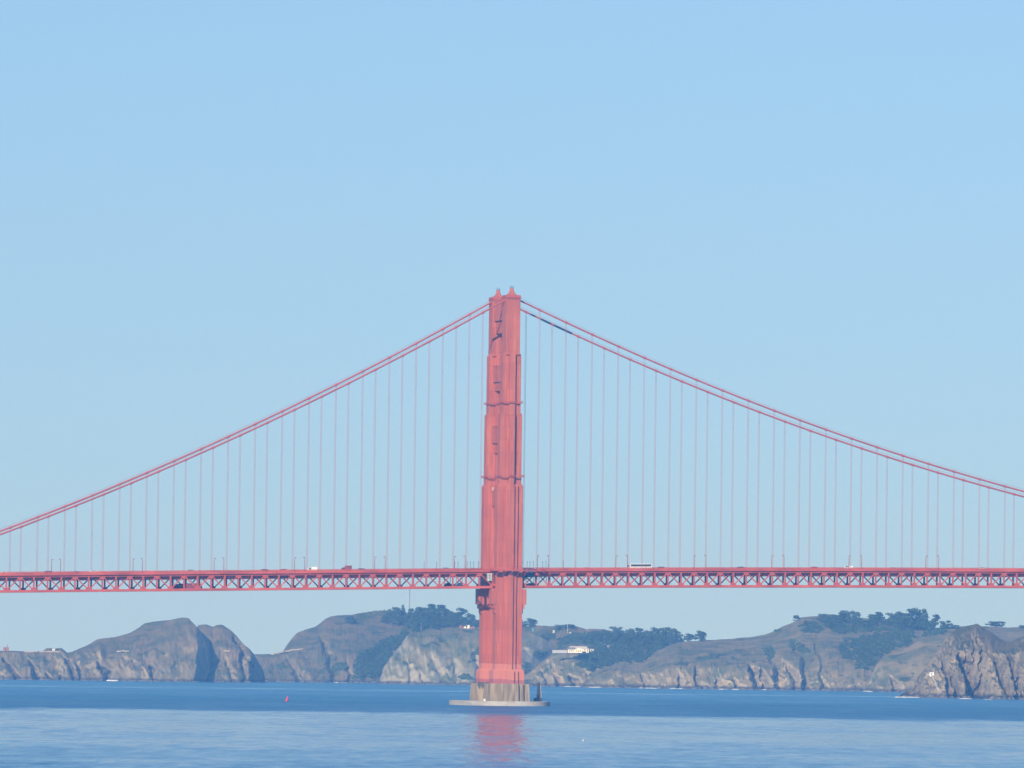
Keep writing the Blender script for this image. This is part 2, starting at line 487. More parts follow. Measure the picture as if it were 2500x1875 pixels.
# main cables with bands and suspenders
SUS = [s * (16.38 + 15.24 * k) for s in (-1, 1) for k in range(28)]
SUS = [s for s in SUS if -335 < s < 425]
NODES_ = sorted([-(8.76 + 7.62 * k) for k in range(43)] + [8.76 + 7.62 * k for k in range(55)])
sus_me = MB()
for dx in (-0.28, 0.28):
    sus_me.lathe([(0.075, 0.0), (0.075, 1.0)], 5, (dx, 0))
sus_me = sus_me.mesh('suspender', CABLE)
band_me = MB().lathe([(0.58, -0.9), (0.66, -0.85), (0.66, 0.85), (0.58, 0.9)], 10).mesh('cable_band', CABLE)
cables = []
for tc in (-T, T):
    ss = [-338 + 6.5 * k for k in range(53)] + [-0.01] + [2 + 7 * k for k in range(62)]
    cb = MB().tube([(s, tc, zc(s) + (0.0 if abs(s) > 5 else -0.1)) for s in ss], 0.48, 10).build('main_cable', CABLE, bridge, smooth=True)
    cables.append(cb)
    for s in SUS:
        z0 = zb(s) + 9.2
        o = link('suspender', sus_me, cb, (s, tc, z0), 0.0, (1, 1, zc(s) - z0))
        d = (zc(s + 1) - zc(s - 1)) / 2
        b = link('cable_band', band_me, cb, (s, tc, zc(s)))
        b.rotation_euler = (0, math.pi / 2 - math.atan(d), 0)
    # hand ropes above each cable
    hr = MB()
    for dy in (-0.55, 0.55):
        hr.tube([(s, tc + dy, zc(s) + 1.35) for s in ss], 0.03, 4)
    hr.build('hand_rope', CABLE, cb)
# a stretch of the far cable is wrapped for repainting
MB().tube([(s, T, zc(s)) for s in range(25, 44, 3)], 0.60, 10).build('cable_wrap', NAVY, cables[1])

# stiffening trusses: chords are the part, every post, diagonal and gusset a piece of its own
LEFT, RIGHT = min(NODES_), max(NODES_)
vert_me = MB()
vert_me.box(-0.42, 0.42, -0.36, 0.36, 0.0, 7.0)
vert_me = vert_me.mesh('vertical', STEEL)
gus_me = MB().add([(-1.7, -0.46, 0), (1.7, -0.46, 0), (1.35, -0.46, 0.9), (0.55, -0.46, 1.5), (-0.55, -0.46, 1.5), (-1.35, -0.46, 0.9),
                   (-1.7, 0.46, 0), (1.7, 0.46, 0), (1.35, 0.46, 0.9), (0.55, 0.46, 1.5), (-0.55, 0.46, 1.5), (-1.35, 0.46, 0.9)],
                  [(0, 1, 2, 3, 4, 5), (11, 10, 9, 8, 7, 6)] + [(i, i + 6, (i + 1) % 6 + 6, (i + 1) % 6) for i in range(6)]).mesh('gusset_plate', STEEL)
for tc in (-T, T):
    m = MB()
    for side in ([n for n in NODES_ if n < 0], [n for n in NODES_ if n > 0]):
        for a, b in zip(side[:-1], side[1:]):
            m.beam((a, tc, zb(a) + 0.65), (b + 0.001, tc, zb(b) + 0.65), 0.8, 1.3)
            m.beam((a, tc, zb(a) + 8.75), (b + 0.001, tc, zb(b) + 8.75), 0.8, 1.3)
    tr = m.build('stiffening_truss', STEEL, bridge)
    for s in NODES_:
        k = round((abs(s) - 8.76) / 7.62)
        link('vertical', vert_me, tr, (s, tc, zb(s) + 1.2))
        if k % 2 == 0:                        # bottom node, gusset sits on the bottom chord
            link('gusset_plate', gus_me, tr, (s, tc, zb(s) + 1.2))
        else:                                 # top node, gusset hangs from the top chord
            g = link('gusset_plate', gus_me, tr, (s, tc, zb(s) + 8.2))
            g.rotation_euler = (math.pi, 0, 0)
    for side in ([n for n in NODES_ if n < 0], [n for n in NODES_ if n > 0]):
        for a, b in zip(side[:-1], side[1:]):
            ka = round((abs(a) - 8.76) / 7.62)
            lo, hi = (a, b) if ka % 2 == 0 else (b, a)
            MB().beam((lo, tc, zb(lo) + 1.0), (hi, tc, zb(hi) + 8.4), 0.5, 0.58).build('diagonal', STEEL, tr)

# road deck, its floor beams and stringers
ss = [LEFT + (RIGHT - LEFT) * k / 80 for k in range(81)]
m = MB()
for a, b in zip(ss[:-1], ss[1:]):
    w = 13.0 if (abs(a) > 9.6 and abs(b) > 9.6 and a * b > 0) else 7.6
    m.beam((a, 0, zroad(a) - 0.25), (b, 0, zroad(b) - 0.25), 2 * w, 0.5)
deck = m.build('road_deck', ASPH, bridge)
for t in (-10.5, -5.5, 0, 5.5, 10.5):
    m = MB()
    for a, b in zip(ss[:-1], ss[1:]):
        if abs(t) > 7 and not (abs(a) > 9.6 and abs(b) > 9.6 and a * b > 0): continue
        m.beam((a, t, zroad(a) - 2.05), (b, t, zroad(b) - 2.05), 0.5, 3.1)
    m.build('stringer', STEEL, deck)
for s in NODES_:
    MB().box(s - 0.3, s + 0.3, -T + 0.3, T - 0.3, zb(s) + 6.4, zroad(s) - 0.45).build('floor_beam', STEEL, deck)
for a, b in zip(NODES_[:-1], NODES_[1:]):
    if a * b < 0: continue
    m = MB()
    m.beam((a, -T, zb(a) + 0.75), ((a + b) / 2, 0, zb((a + b) / 2) + 0.75), 0.45, 0.45, (0, 0, 1))
    m.beam((b, T, zb(b) + 0.75), ((a + b) / 2, 0, zb((a + b) / 2) + 0.75), 0.45, 0.45, (0, 0, 1))
    m.build('lateral_brace', STEEL, deck)

# footways, fascia and railings
def railing(path, name='railing'):
    """path of (s, t); rails, posts and pickets joined, far too fine to pick apart"""
    m = MB()
    for (s0, t0), (s1, t1) in zip(path[:-1], path[1:]):
        L = math.hypot(s1 - s0, t1 - t0)
        nseg = max(1, int(L / 7.62))
        for k in range(nseg):
            a = (s0 + (s1 - s0) * k / nseg, t0 + (t1 - t0) * k / nseg)
            b = (s0 + (s1 - s0) * (k + 1) / nseg, t0 + (t1 - t0) * (k + 1) / nseg)
            za, zb_ = zroad(a[0]), zroad(b[0])
            for h, th in ((1.28, 0.16), (0.28, 0.14)):
                m.beam((*a, za + h), (*b, zb_ + h), 0.14, th, (0, 1, 0) if abs(b[0] - a[0]) > abs(b[1] - a[1]) else (1, 0, 0))
        npk = int(L / 0.32)
        for k in range(npk):
            f = (k + 0.5) / npk
            s, t = s0 + (s1 - s0) * f, t0 + (t1 - t0) * f
            z = zroad(s)
            w = 0.10 if k % 10 == 0 else 0.035
            m.box(s - w, s + w, t - 0.05, t + 0.05, z + 0.2, z + 1.25)
    o = m.build(name, STEEL, bridge)
    o['kind'] = 'stuff'
    return o
TR = 15.4
for sg in (-1, 1):
    fw_ = MB()
    for a, b in zip(ss[:-1], ss[1:]):
        fw_.beam((a, sg * 14.2, zroad(a) - 0.12), (b, sg * 14.2, zroad(b) - 0.12), 2.4, 0.5) if (abs(a) > 9.6 and abs(b) > 9.6 and a * b > 0) else None
    e0 = max(s for s in ss if s < -9.6); e1 = min(s for s in ss if s > 9.6)
    # the footway swings out round the tower leg
    fw_.box(e0 - 0.5, e1 + 0.5, min(sg * 19.6, sg * 23.4), max(sg * 19.6, sg * 23.4), 74.35, 74.95)
    fw_.box(e0 - 0.6, e0 + 2.0, min(sg * 13.0, sg * 19.6), max(sg * 13.0, sg * 19.6), 74.33, 74.93)
    fw_.box(e1 - 2.0, e1 + 0.6, min(sg * 13.0, sg * 19.6), max(sg * 13.0, sg * 19.6), 74.33, 74.93)
    fo = fw_.build('footway', STEEL, bridge)
    for k in range(5):
        s = -8 + 4 * k
        MB().add([(s - .25, sg * 18.5, 74.4), (s + .25, sg * 18.5, 74.4), (s + .25, sg * 23.2, 74.4), (s - .25, sg * 23.2, 74.4),
                  (s - .25, sg * 18.5, 71.6), (s + .25, sg * 18.5, 71.6), (s + .25, sg * 23.2, 73.8), (s - .25, sg * 23.2, 73.8)],
                 [(0, 1, 2, 3), (7, 6, 5, 4), (0, 4, 5, 1), (1, 5, 6, 2), (2, 6, 7, 3), (3, 7, 4, 0)]).build('bracket', STEEL, fo)
    railing([(LEFT, sg * TR), (e0 - 0.6, sg * TR), (e0 - 0.6, sg * 23.3), (e1 + 0.6, sg * 23.3), (e1 + 0.6, sg * TR), (RIGHT, sg * TR)])
    fa = MB()
    for a, b in zip(ss[:-1], ss[1:]):
        if abs(a) > 9.6 and abs(b) > 9.6 and a * b > 0:
            fa.beam((a, sg * 15.3, zroad(a) - 0.35), (b + .001, sg * 15.3, zroad(b) - 0.35), 0.3, 0.9)
    fa.build('fascia_girder', STEEL, bridge)
    # kerb rail between road and footway
    kr = MB()
    for a, b in zip(ss[:-1], ss[1:]):
        kr.beam((a, sg * 10.4, zroad(a) + 0.45), (b, sg * 10.4, zroad(b) + 0.45), 0.2, 0.9) if (abs(a) > 9.6 and abs(b) > 9.6 and a * b > 0) else None
    kr.build('kerb_rail', STEEL, bridge)

# ------------------------------------------------------------------ fender, signal tower
fender = empty('pier_fender', (0, 0, 0), TH)
tag(fender, 'pale concrete fender ring around the foot of the red tower', 'fender')
def fpt(a, e=0.0):
    ca, sa = math.cos(a), math.sin(a)
    p = 2.6
    r = (abs(ca) ** p + abs(sa) ** p) ** (-1 / p)
    return ((24.4 - e) * ca * r, (44.0 - e) * sa * r)
NS = 40
for k in range(NS):
    m = MB()
    a0, a1 = 2 * math.pi * k / NS, 2 * math.pi * (k + 1) / NS
    aa = [a0 + (a1 - a0) * i / 4 for i in range(5)]
    ol = [fpt(a) for a in aa] + [fpt(a, 7.5) for a in reversed(aa)]
    g = 0.05
    zt = 2.55 + random.uniform(-0.06, 0.06)
    c = (sum(p[0] for p in ol) / len(ol), sum(p[1] for p in ol) / len(ol))
    ol = [(c[0] + (x - c[0]) * (1 - g * 0.3), c[1] + (y - c[1]) * (1 - g * 0.3)) for x, y in ol]
    m.prism(ol, -3.0, zt - 0.25)
    ins = [(c[0] + (x - c[0]) * 0.985, c[1] + (y - c[1]) * 0.985) for x, y in ol]
    m.loft([[(x, y, zt - 0.26) for x, y in ol], [(x, y, zt) for x, y in ins]])
    m.build('wall_segment', FEND, fender)
# signal shaft on the north side of the fender
def on_fender(xp, d_t):
    """fender-top point at bridge transverse d_t that projects to pixel column xp"""
    best = None
    for s in np.linspace(-26, 30, 1500):
        w = b2w(s, d_t, 3.5)
        v = w - CAM
        x = 1250 + F_PX * v.dot(rt) / v.dot(fw)
        if best is None or abs(x - xp) < best[0]: best = (abs(x - xp), s)
    return best[1]
s0 = on_fender(1315, -6)
st = empty('signal_tower', b2w(s0, -6, 2.4), TH)
tag(st, 'slim dark signal shaft on a block at the end of the concrete fender', 'tower')
MB().box(-2.4, 1.5, -1.6, 1.6, 0, 2.1).build('base_block', DARK, st)
MB().loft([[(x * 1.05, y * 1.05, 2.1) for x, y in ((-1, -.5), (-.5, -1), (.5, -1), (1, -.5), (1, .5), (.5, 1), (-.5, 1), (-1, .5))],
           [(x * 0.72, y * 0.72, 9.6) for x, y in ((-1, -.5), (-.5, -1), (.5, -1), (1, -.5), (1, .5), (.5, 1), (-.5, 1), (-1, .5))],
           [(x * 0.8, y * 0.8, 9.7) for x, y in ((-1, -.5), (-.5, -1), (.5, -1), (1, -.5), (1, .5), (.5, 1), (-.5, 1), (-1, .5))],
           [(x * 0.55, y * 0.55, 10.4) for x, y in ((-1, -.5), (-.5, -1), (.5, -1), (1, -.5), (1, .5), (.5, 1), (-.5, 1), (-1, .5))]]).build('shaft', DARK, st)
MB().add([(1.02, -.45, 2.1), (1.5, -.45, 2.1), (1.5, .45, 2.1), (1.02, .45, 2.1), (0.7, -.4, 9.4), (1.05, -.4, 9.4), (1.05, .4, 9.4), (0.7, .4, 9.4)],
         [(0, 3, 2, 1), (4, 5, 6, 7), (0, 1, 5, 4), (1, 2, 6, 5), (2, 3, 7, 6), (3, 0, 4, 7)]).build('pale_strip', FEND, st)  # paler concrete strip up one side of the dark shaft
MB().lathe([(0.05, 10.3), (0.05, 11.6), (0.02, 11.7)], 5).build('aerial', DARK, st)
# small white light on the fender wall
s1 = -15.5
wx = b2w(-17.8, -32.0, 2.45)
wl_ = empty('warning_light', wx, TH)
tag(wl_, 'small white warning light box on the lit side of the concrete fender', 'light')
MB().box(-.45, .45, -.4, .4, 0, 1.3).build('housing', WHITE, wl_)
MB().lathe([(0.2, 1.3), (0.2, 1.65), (0.1, 1.8)], 8).build('lens', GLASS, wl_)

# ------------------------------------------------------------------ tarps round the tower
def tarp(name, label, s0, s1, t0, t1, z0, z1, m_):
    m = MB()
    n = 7
    rings = []
    for k in range(n + 1):
        z = z0 + (z1 - z0) * k / n
        rings.append([(x + random.uniform(-.22, .22), y + random.uniform(-.2, .2), z + random.uniform(-.1, .1) * (0 < k < n) + (random.uniform(-.5, .3) if k == 0 else 0))
                      for x, y in ((s0, t0), ((s0 * 2 + s1) / 3, t0 - .25), ((s0 + 2 * s1) / 3, t0 + .2), (s1, t0), (s1 + .2, (t0 + t1) / 2), (s1, t1), ((s0 + s1) / 2, t1 + .2), (s0, t1), (s0 - .2, (t0 + t1) / 2))])
    m.loft(rings)
    c = Vector(((s0 + s1) / 2, (t0 + t1) / 2, z0))
    m.v = [(x - c.x, y - c.y, z - c.z) for x, y, z in m.v]
    o = m.build(name, m_, None, loc=b2w(*c), rz=TH)
    return tag(o, label, 'tarp')
tarp('work_tarp', 'dark navy tarpaulin enclosing the deck edge beside the red tower', 9.2, 14.0, -16.4, -13.2, 71.5, 76.3, NAVY)
tarp('work_tarp', 'pale grey tarpaulin hanging below the navy tarpaulin at the truss end', 9.3, 10.9, -15.0, -13.0, 69.3, 72.6, PALE)
tarp('work_tarp', 'pale grey green tarpaulin bundle under the footway on the side span', -11.9, -9.6, -14.9, -13.1, 69.0, 73.0, PALE)

# ------------------------------------------------------------------ lamps and poles on the deck
def make_lamp():
    r = empty('street_lamp')
    MB().lathe([(0.30, 0), (0.30, 0.5), (0.20, 0.6), (0.15, 6.9), (0.13, 7.0)], 8).build('post', LAMPM, r)
    arm = MB().tube([(0, 0, 6.9), (0, 0.0, 7.5), (0, 0.25, 7.95), (0, 0.75, 8.15), (0, 1.6, 8.15), (0, 2.3, 8.0)], 0.11, 6).build('arm', LAMPM, r)
    MB().loft([[(-.22, 2.0, 7.75), (.22, 2.0, 7.75), (.22, 2.9, 7.75), (-.22, 2.9, 7.75)], [(-.26, 1.95, 7.95), (.26, 1.95, 7.95), (.26, 2.95, 7.95), (-.26, 2.95, 7.95)],
               [(-.12, 2.1, 8.15), (.12, 2.1, 8.15), (.12, 2.8, 8.15), (-.12, 2.8, 8.15)]]).build('lamp_head', LAMPM, r)
    return r
ORD = ('first', 'second', 'third', 'fourth', 'fifth', 'sixth', 'seventh', 'eighth', 'ninth', 'tenth', 'eleventh', 'twelfth', 'thirteenth', 'fourteenth', 'fifteenth', 'sixteenth')
lamp0 = make_lamp()
first = True
for sg in (-1, 1):
    for k in list(range(6)):
        for side in (-1, 1):
            s = side * (24.0 + 45.72 * k)
            if not (-270 < s < 300): continue
            o = lamp0 if first else copy_tree(lamp0)
            first = False
            o.location = b2w(s, sg * 11.2, zroad(s))
            o.rotation_euler = (0, 0, TH + (0 if sg < 0 else math.pi))
            where = 'near footway' if sg < 0 else 'far footway'
            part = 'main span' if s > 0 else 'side span'
            tag(o, f'red hooked street lamp on the {where} of the {part}, {ORD[k]} from the tower', 'street lamp', 'street lamps along the bridge footways')
pole0 = empty('short_pole')
MB().lathe([(0.16, 0), (0.16, 0.4), (0.10, 0.5), (0.09, 4.1)], 6).build('post', DARK, pole0)
MB().lathe([(0.10, 4.1), (0.20, 4.2), (0.20, 4.6), (0.08, 4.75)], 6).build('lamp_head', DARK, pole0)
first = True
for xps, part in (((1171, 1159, 1151, 1143, 1121, 1113, 1069, 1039), 'side span'), ((1277.5, 1289, 1296, 1304, 1327, 1335, 1377, 1408), 'main span')):
    for k, xp in enumerate(xps):
        s = (xp - 1244.0) / 4.235
        o = pole0 if first else copy_tree(pole0)
        first = False
        o.location = b2w(s, -14.8, zroad(s) + 0.1)
        o.rotation_euler = (0, 0, TH)
        tag(o, f'short dark pole on the footway of the {part}, {ORD[k]} from the tower', 'pole', 'short poles on the footway beside the tower')

# maintenance platforms hung inside the trusses
def platform(s, L, h, m_, label):
    o = empty('work_platform', b2w(s, 0, zb(s) + 1.25), TH)
    MB().box(-L / 2, L / 2, -13.0, 13.0, 0, 0.3).build('floor', m_, o)
    for y in (-12.9, 12.9):
        MB().add([(-L / 2, y - .1, .3), (L / 2, y - .1, .3), (L / 2 - 1.2, y - .1, h), (-L / 2 + 1.2, y - .1, h * .8), (-L / 2, y + .1, .3), (L / 2, y + .1, .3), (L / 2 - 1.2, y + .1, h), (-L / 2 + 1.2, y + .1, h * .8)],
                 [(0, 1, 2, 3), (7, 6, 5, 4), (0, 4, 5, 1), (1, 5, 6, 2), (2, 6, 7, 3), (3, 7, 4, 0)]).build('side_panel', m_, o)
    for x in (-L / 2 + .4, L / 2 - .4):
        MB().box(x - .12, x + .12, -12.7, -12.4, .3, 5.6).build('hanger', STEEL, o)
        MB().box(x - .12, x + .12, 12.4, 12.7, .3, 5.6).build('hanger', STEEL, o)
    return tag(o, label, 'platform', 'maintenance platforms inside the truss')
platform(-178.6, 10.5, 3.2, mat('dark_red_panel', (0.20, 0.04, 0.04), 0.7, 0.3, (.4, .4, .4)), 'dark red maintenance platform inside the truss far out on the side span')
platform(-27.5, 4.2, 2.2, NAVY, 'small navy maintenance platform inside the side span truss near the tower')
platform(20.4, 5.0, 1.8, GREYM, 'small grey maintenance platform inside the main span truss near the tower')

# ------------------------------------------------------------------ vehicles
def wheels(r, xs, w, rad):
    me = MB().loft([[(math.cos(2 * math.pi * k / 14) * rad, y, math.sin(2 * math.pi * k / 14) * rad) for k in range(14)] for y in (-.13, .13)]).mesh('wheel', RUBBER)
    for x in xs:
        for y in (-w, w):
            link('wheel', me, r, (x, y, rad))
def at_deck(r, xp, t):
    lo, hi = -330.0, 400.0
    for _ in range(50):
        s = (lo + hi) / 2
        v = b2w(s, t, zroad(s)) - CAM
        x = 1250 + F_PX * v.dot(rt) / v.dot(fw)
        if x < xp: lo = s
        else: hi = s
    e = 0.024 if s < 0 else 0.0205 - 3.2e-5 * s
    r.location = b2w(s, t, zroad(s) + 0.01)
    r.rotation_euler = (0, -math.atan(e), TH)
def prof_body(prof, hw, top_in=0.0):
    m = MB()
    zmax = max(z for _, z in prof)
    m.loft([[(x, sg * (hw - (top_in if z > zmax * 0.6 else 0)), z) for x, z in prof] for sg in (-1, 1)])
    return m
def car(xp, t, paint, label, kind='sedan', flip=False):
    r = empty({'sedan': 'car', 'van': 'van', 'suv': 'car'}[kind])
    f = -1 if flip else 1
    P = {'sedan': [(-2.3, .35), (2.3, .35), (2.35, .75), (1.5, .95), (.75, 1.45), (-.9, 1.47), (-1.7, 1.0), (-2.3, .95)],
         'suv': [(-2.3, .4), (2.3, .4), (2.35, .9), (1.5, 1.1), (.9, 1.72), (-2.0, 1.74), (-2.3, 1.1)],
         'van': [(-2.8, .4), (2.8, .4), (2.85, 1.0), (2.3, 1.25), (1.7, 2.2), (-2.7, 2.25), (-2.8, 1.1)]}[kind]
    P = [(x * f, z) for x, z in P]
    if f < 0: P = P[::-1]
    prof_body(P, 0.92, 0.12).build('body', paint, r)
    h = max(z for _, z in P)
    for sg in (-1, 1):
        g = MB()
        x0, x1 = {'sedan': (-1.2, .8), 'suv': (-1.8, 1.0), 'van': (-.4, 1.7)}[kind]
        g.box(min(x0 * f, x1 * f), max(x0 * f, x1 * f), sg * .86 - .06, sg * .86 + .06, h * .69, h * .93)
        g.build('window', GLASS, r)
    wheels(r, (-1.5, 1.5) if kind != 'van' else (-1.8, 1.8), .84, .34)
    at_deck(r, xp, t)
    tag(r, label, 'van' if kind == 'van' else 'car', 'cars driving over the bridge' if kind != 'van' else None)
    return r
CARW = mat('white_car', (0.75, 0.75, 0.73), 0.3, 0.03)
CARK = mat('black_car', (0.03, 0.03, 0.035), 0.3, 0.03)
CARG = mat('grey_car', (0.25, 0.26, 0.28), 0.3, 0.03)
CARR = mat('red_car', (0.40, 0.05, 0.05), 0.3, 0.03)
CARB = mat('blue_car', (0.05, 0.08, 0.18), 0.3, 0.03)
# coach
bus = empty('coach')
prof_body([(-6.6, .35), (6.6, .35), (6.65, 3.0), (6.5, 3.25), (-6.3, 3.25), (-6.55, 3.1), (-6.65, 1.4)], 1.26).build('body', WHITE, bus)
for sg in (-1, 1):
    wnd = MB().box(-5.55, 6.3, sg * 1.27 - .03, sg * 1.27 + .03, 1.85, 3.05).build('window_band', NAVY, bus)
    for k in range(7):
        MB().box(-5.4 + 1.67 * k, -3.95 + 1.67 * k, sg * 1.31 - .02, sg * 1.31 + .02, 1.95, 2.95).build('pane', GLASS, wnd)
MB().box(-6.68, -6.52, -1.1, 1.1, 1.5, 2.9).build('windscreen', GLASS, bus)
MB().box(-5.0, 5.3, -.9, .9, 3.24, 3.34).build('roof_unit', WHITE, bus)
wheels(bus, (-4.2, 3.4, 4.6), 1.16, .5)
at_deck(bus, 1562, -7.0)
tag(bus, 'white coach with a dark blue window band crossing the bridge', 'coach')
# box trucks
def box_truck(xp, t, cab, box, label, L=5.0, H=3.4):
    r = empty('box_truck')
    MB().box(-L / 2 + 1.0, L / 2 + 1.0, -1.2, 1.2, .9, H).build('cargo_box', box, r)
    prof_body([(-L / 2 - 1.2, .5), (-L / 2 + .8, .5), (-L / 2 + .8, 2.3), (-L / 2 - .5, 2.3), (-L / 2 - 1.1, 1.4)], 1.05).build('cab', cab, r)
    MB().box(-L / 2 - .5, -L / 2 + .4, -1.08, 1.08, 1.45, 2.1).build('window', GLASS, r)
    MB().box(-L / 2, L / 2 + .9, -.9, .9, .55, .9).build('chassis', DARK, r)
    wheels(r, (-L / 2 - .3, L / 2 - .1), 1.0, .45)
    at_deck(r, xp, t)
    return tag(r, label, 'truck')
DULLRED = mat('dull_red', (0.22, 0.055, 0.05), 0.6, 0.1)
box_truck(846, -7.0, DULLRED, DULLRED, 'rust red box truck on the side span', 3.4, 3.3)
box_truck(762, -3.4, CARW, WHITE, 'small white box truck on the side span ahead of the red truck', 3.2, 2.7)
car(2070, -7.0, CARW, 'white van crossing the main span', 'van', True)
for i, (xp, t, p_, l_, k_) in enumerate((
        (10, -7, CARW, 'white car at the far end of the side span', 'sedan'), (115, -3.4, CARK, 'black car on the side span between the first lamps', 'suv'),
        (230, -7, CARW, 'white long car on the side span', 'suv'), (185, -3.4, CARB, 'dark blue car on the side span', 'sedan'),
        (466, -7, CARG, 'pale grey car on the side span', 'suv'), (486, -3.4, CARW, 'white car beside the pale grey car', 'sedan'),
        (648, -7, CARK, 'black tall car on the side span behind the white truck', 'suv'), (690, -3.4, CARR, 'red car on the side span', 'suv'),
        (884, -7, CARB, 'dark blue tall car right behind the red truck', 'suv'), (1090, -7, CARG, 'grey car on the side span just before the tower', 'suv'),
        (1430, -3.4, CARG, 'grey low car on the main span ahead of the coach', 'sedan'), (1612, -3.4, CARK, 'black tall car right behind the coach', 'suv'),
        (1693, -7, CARW, 'white low car on the main span behind the coach', 'sedan'), (1806, -3.4, CARB, 'dark blue tall car on the main span', 'suv'),
        (1990, -7, CARR, 'red tall car ahead of the white van on the main span', 'suv'), (2180, -7, CARG, 'grey car behind the white van on the main span', 'sedan'),
        (2395, -3.4, CARW, 'white tall car at the far end of the main span', 'suv'))):
    car(xp, t, p_, l_, k_, flip=(t > -5))

# ------------------------------------------------------------------ headlands
def land_mat(name, rock, rock2, scrub, scrub2, green=(0.05, 0.075, 0.03), slope=(0.45, 0.75), gr=0.62, base=0.62):
    """rock where it is steep, dry scrub where it is gentle, patches of green brush, a dark tidal band"""
    m, n, l, p = nodes(name)
    geo = n.new('ShaderNodeNewGeometry')
    def noise(sc, det=5, dist=0.3, st=(1, 1, 1)):
        mp = n.new('ShaderNodeMapping'); mp.inputs['Scale'].default_value = tuple(sc * k for k in st)
        nz = n.new('ShaderNodeTexNoise'); nz.inputs['Scale'].default_value = 1; nz.inputs['Detail'].default_value = det
        nz.inputs['Distortion'].default_value = dist; nz.inputs['Roughness'].default_value = 0.62
        l.new(geo.outputs['Position'], mp.inputs[0]); l.new(mp.outputs[0], nz.inputs['Vector'])
        return nz.outputs['Fac']
    def mixc(f, a, b):
        k = n.new('ShaderNodeMix'); k.data_type = 'RGBA'
        l.new(f, k.inputs['Factor'])
        for s_, v in (('A', a), ('B', b)):
            if isinstance(v, tuple): k.inputs[s_].default_value = (*v, 1)
            else: l.new(v, k.inputs[s_])
        return k.outputs['Result']
    def step(v, a, b):
        k = n.new('ShaderNodeMapRange'); k.interpolation_type = 'SMOOTHSTEP'
        k.inputs['From Min'].default_value = a; k.inputs['From Max'].default_value = b
        l.new(v, k.inputs['Value'])
        return k.outputs[0]
    def madd(a, f, b):
        k = n.new('ShaderNodeMath'); k.operation = 'MULTIPLY_ADD'
        l.new(a, k.inputs[0]); k.inputs[1].default_value = f; l.new(b, k.inputs[2])
        return k.outputs[0]
    rk = mixc(step(noise(0.06, 6, 0.8, (1, 1, 0.45)), 0.36, 0.64), rock, rock2)
    rk = mixc(step(noise(0.35, 4, 0.6, (1, 0.6, 0.4)), 0.58, 0.75), rk, tuple(c * base for c in rock))
    sc = mixc(step(noise(0.035, 6), 0.38, 0.64), scrub, scrub2)
    sc = mixc(step(noise(0.05, 7, 0.9), gr, gr + 0.07), sc, green)
    sn = n.new('ShaderNodeSeparateXYZ'); l.new(geo.outputs['Normal'], sn.inputs[0])
    sl_ = madd(noise(0.05, 5), 0.5, sn.outputs['Z'])
    colr = mixc(step(sl_, slope[0] + 0.25, slope[1] + 0.25), rk, sc)
    sp = n.new('ShaderNodeSeparateXYZ'); l.new(geo.outputs['Position'], sp.inputs[0])
    zz = madd(noise(0.08, 4), -7.0, sp.outputs['Z'])
    colr = mixc(step(zz, -2.0, 1.6), (0.055, 0.05, 0.042), colr)
    l.new(colr, p.inputs['Base Color'])
    p.inputs['Roughness'].default_value = 0.95
    p.inputs['Specular IOR Level'].default_value = 0.15
    bp = n.new('ShaderNodeBump'); bp.inputs['Strength'].default_value = 0.7; bp.inputs['Distance'].default_value = 2.5
    l.new(noise(0.16, 6, 0.4), bp.inputs['Height']); l.new(bp.outputs[0], p.inputs['Normal'])
    return m

def project(X, Y, Z):
    dx, dy, dz = X - CAM.x, Y - CAM.y, Z - CAM.z
    f = dx * fw.x + dy * fw.y + dz * fw.z
    r = dx * rt.x + dy * rt.y + dz * rt.z
    u = dx * up.x + dy * up.y + dz * up.z
    return 1250 + F_PX * r / f, 937.5 - F_PX * u / f

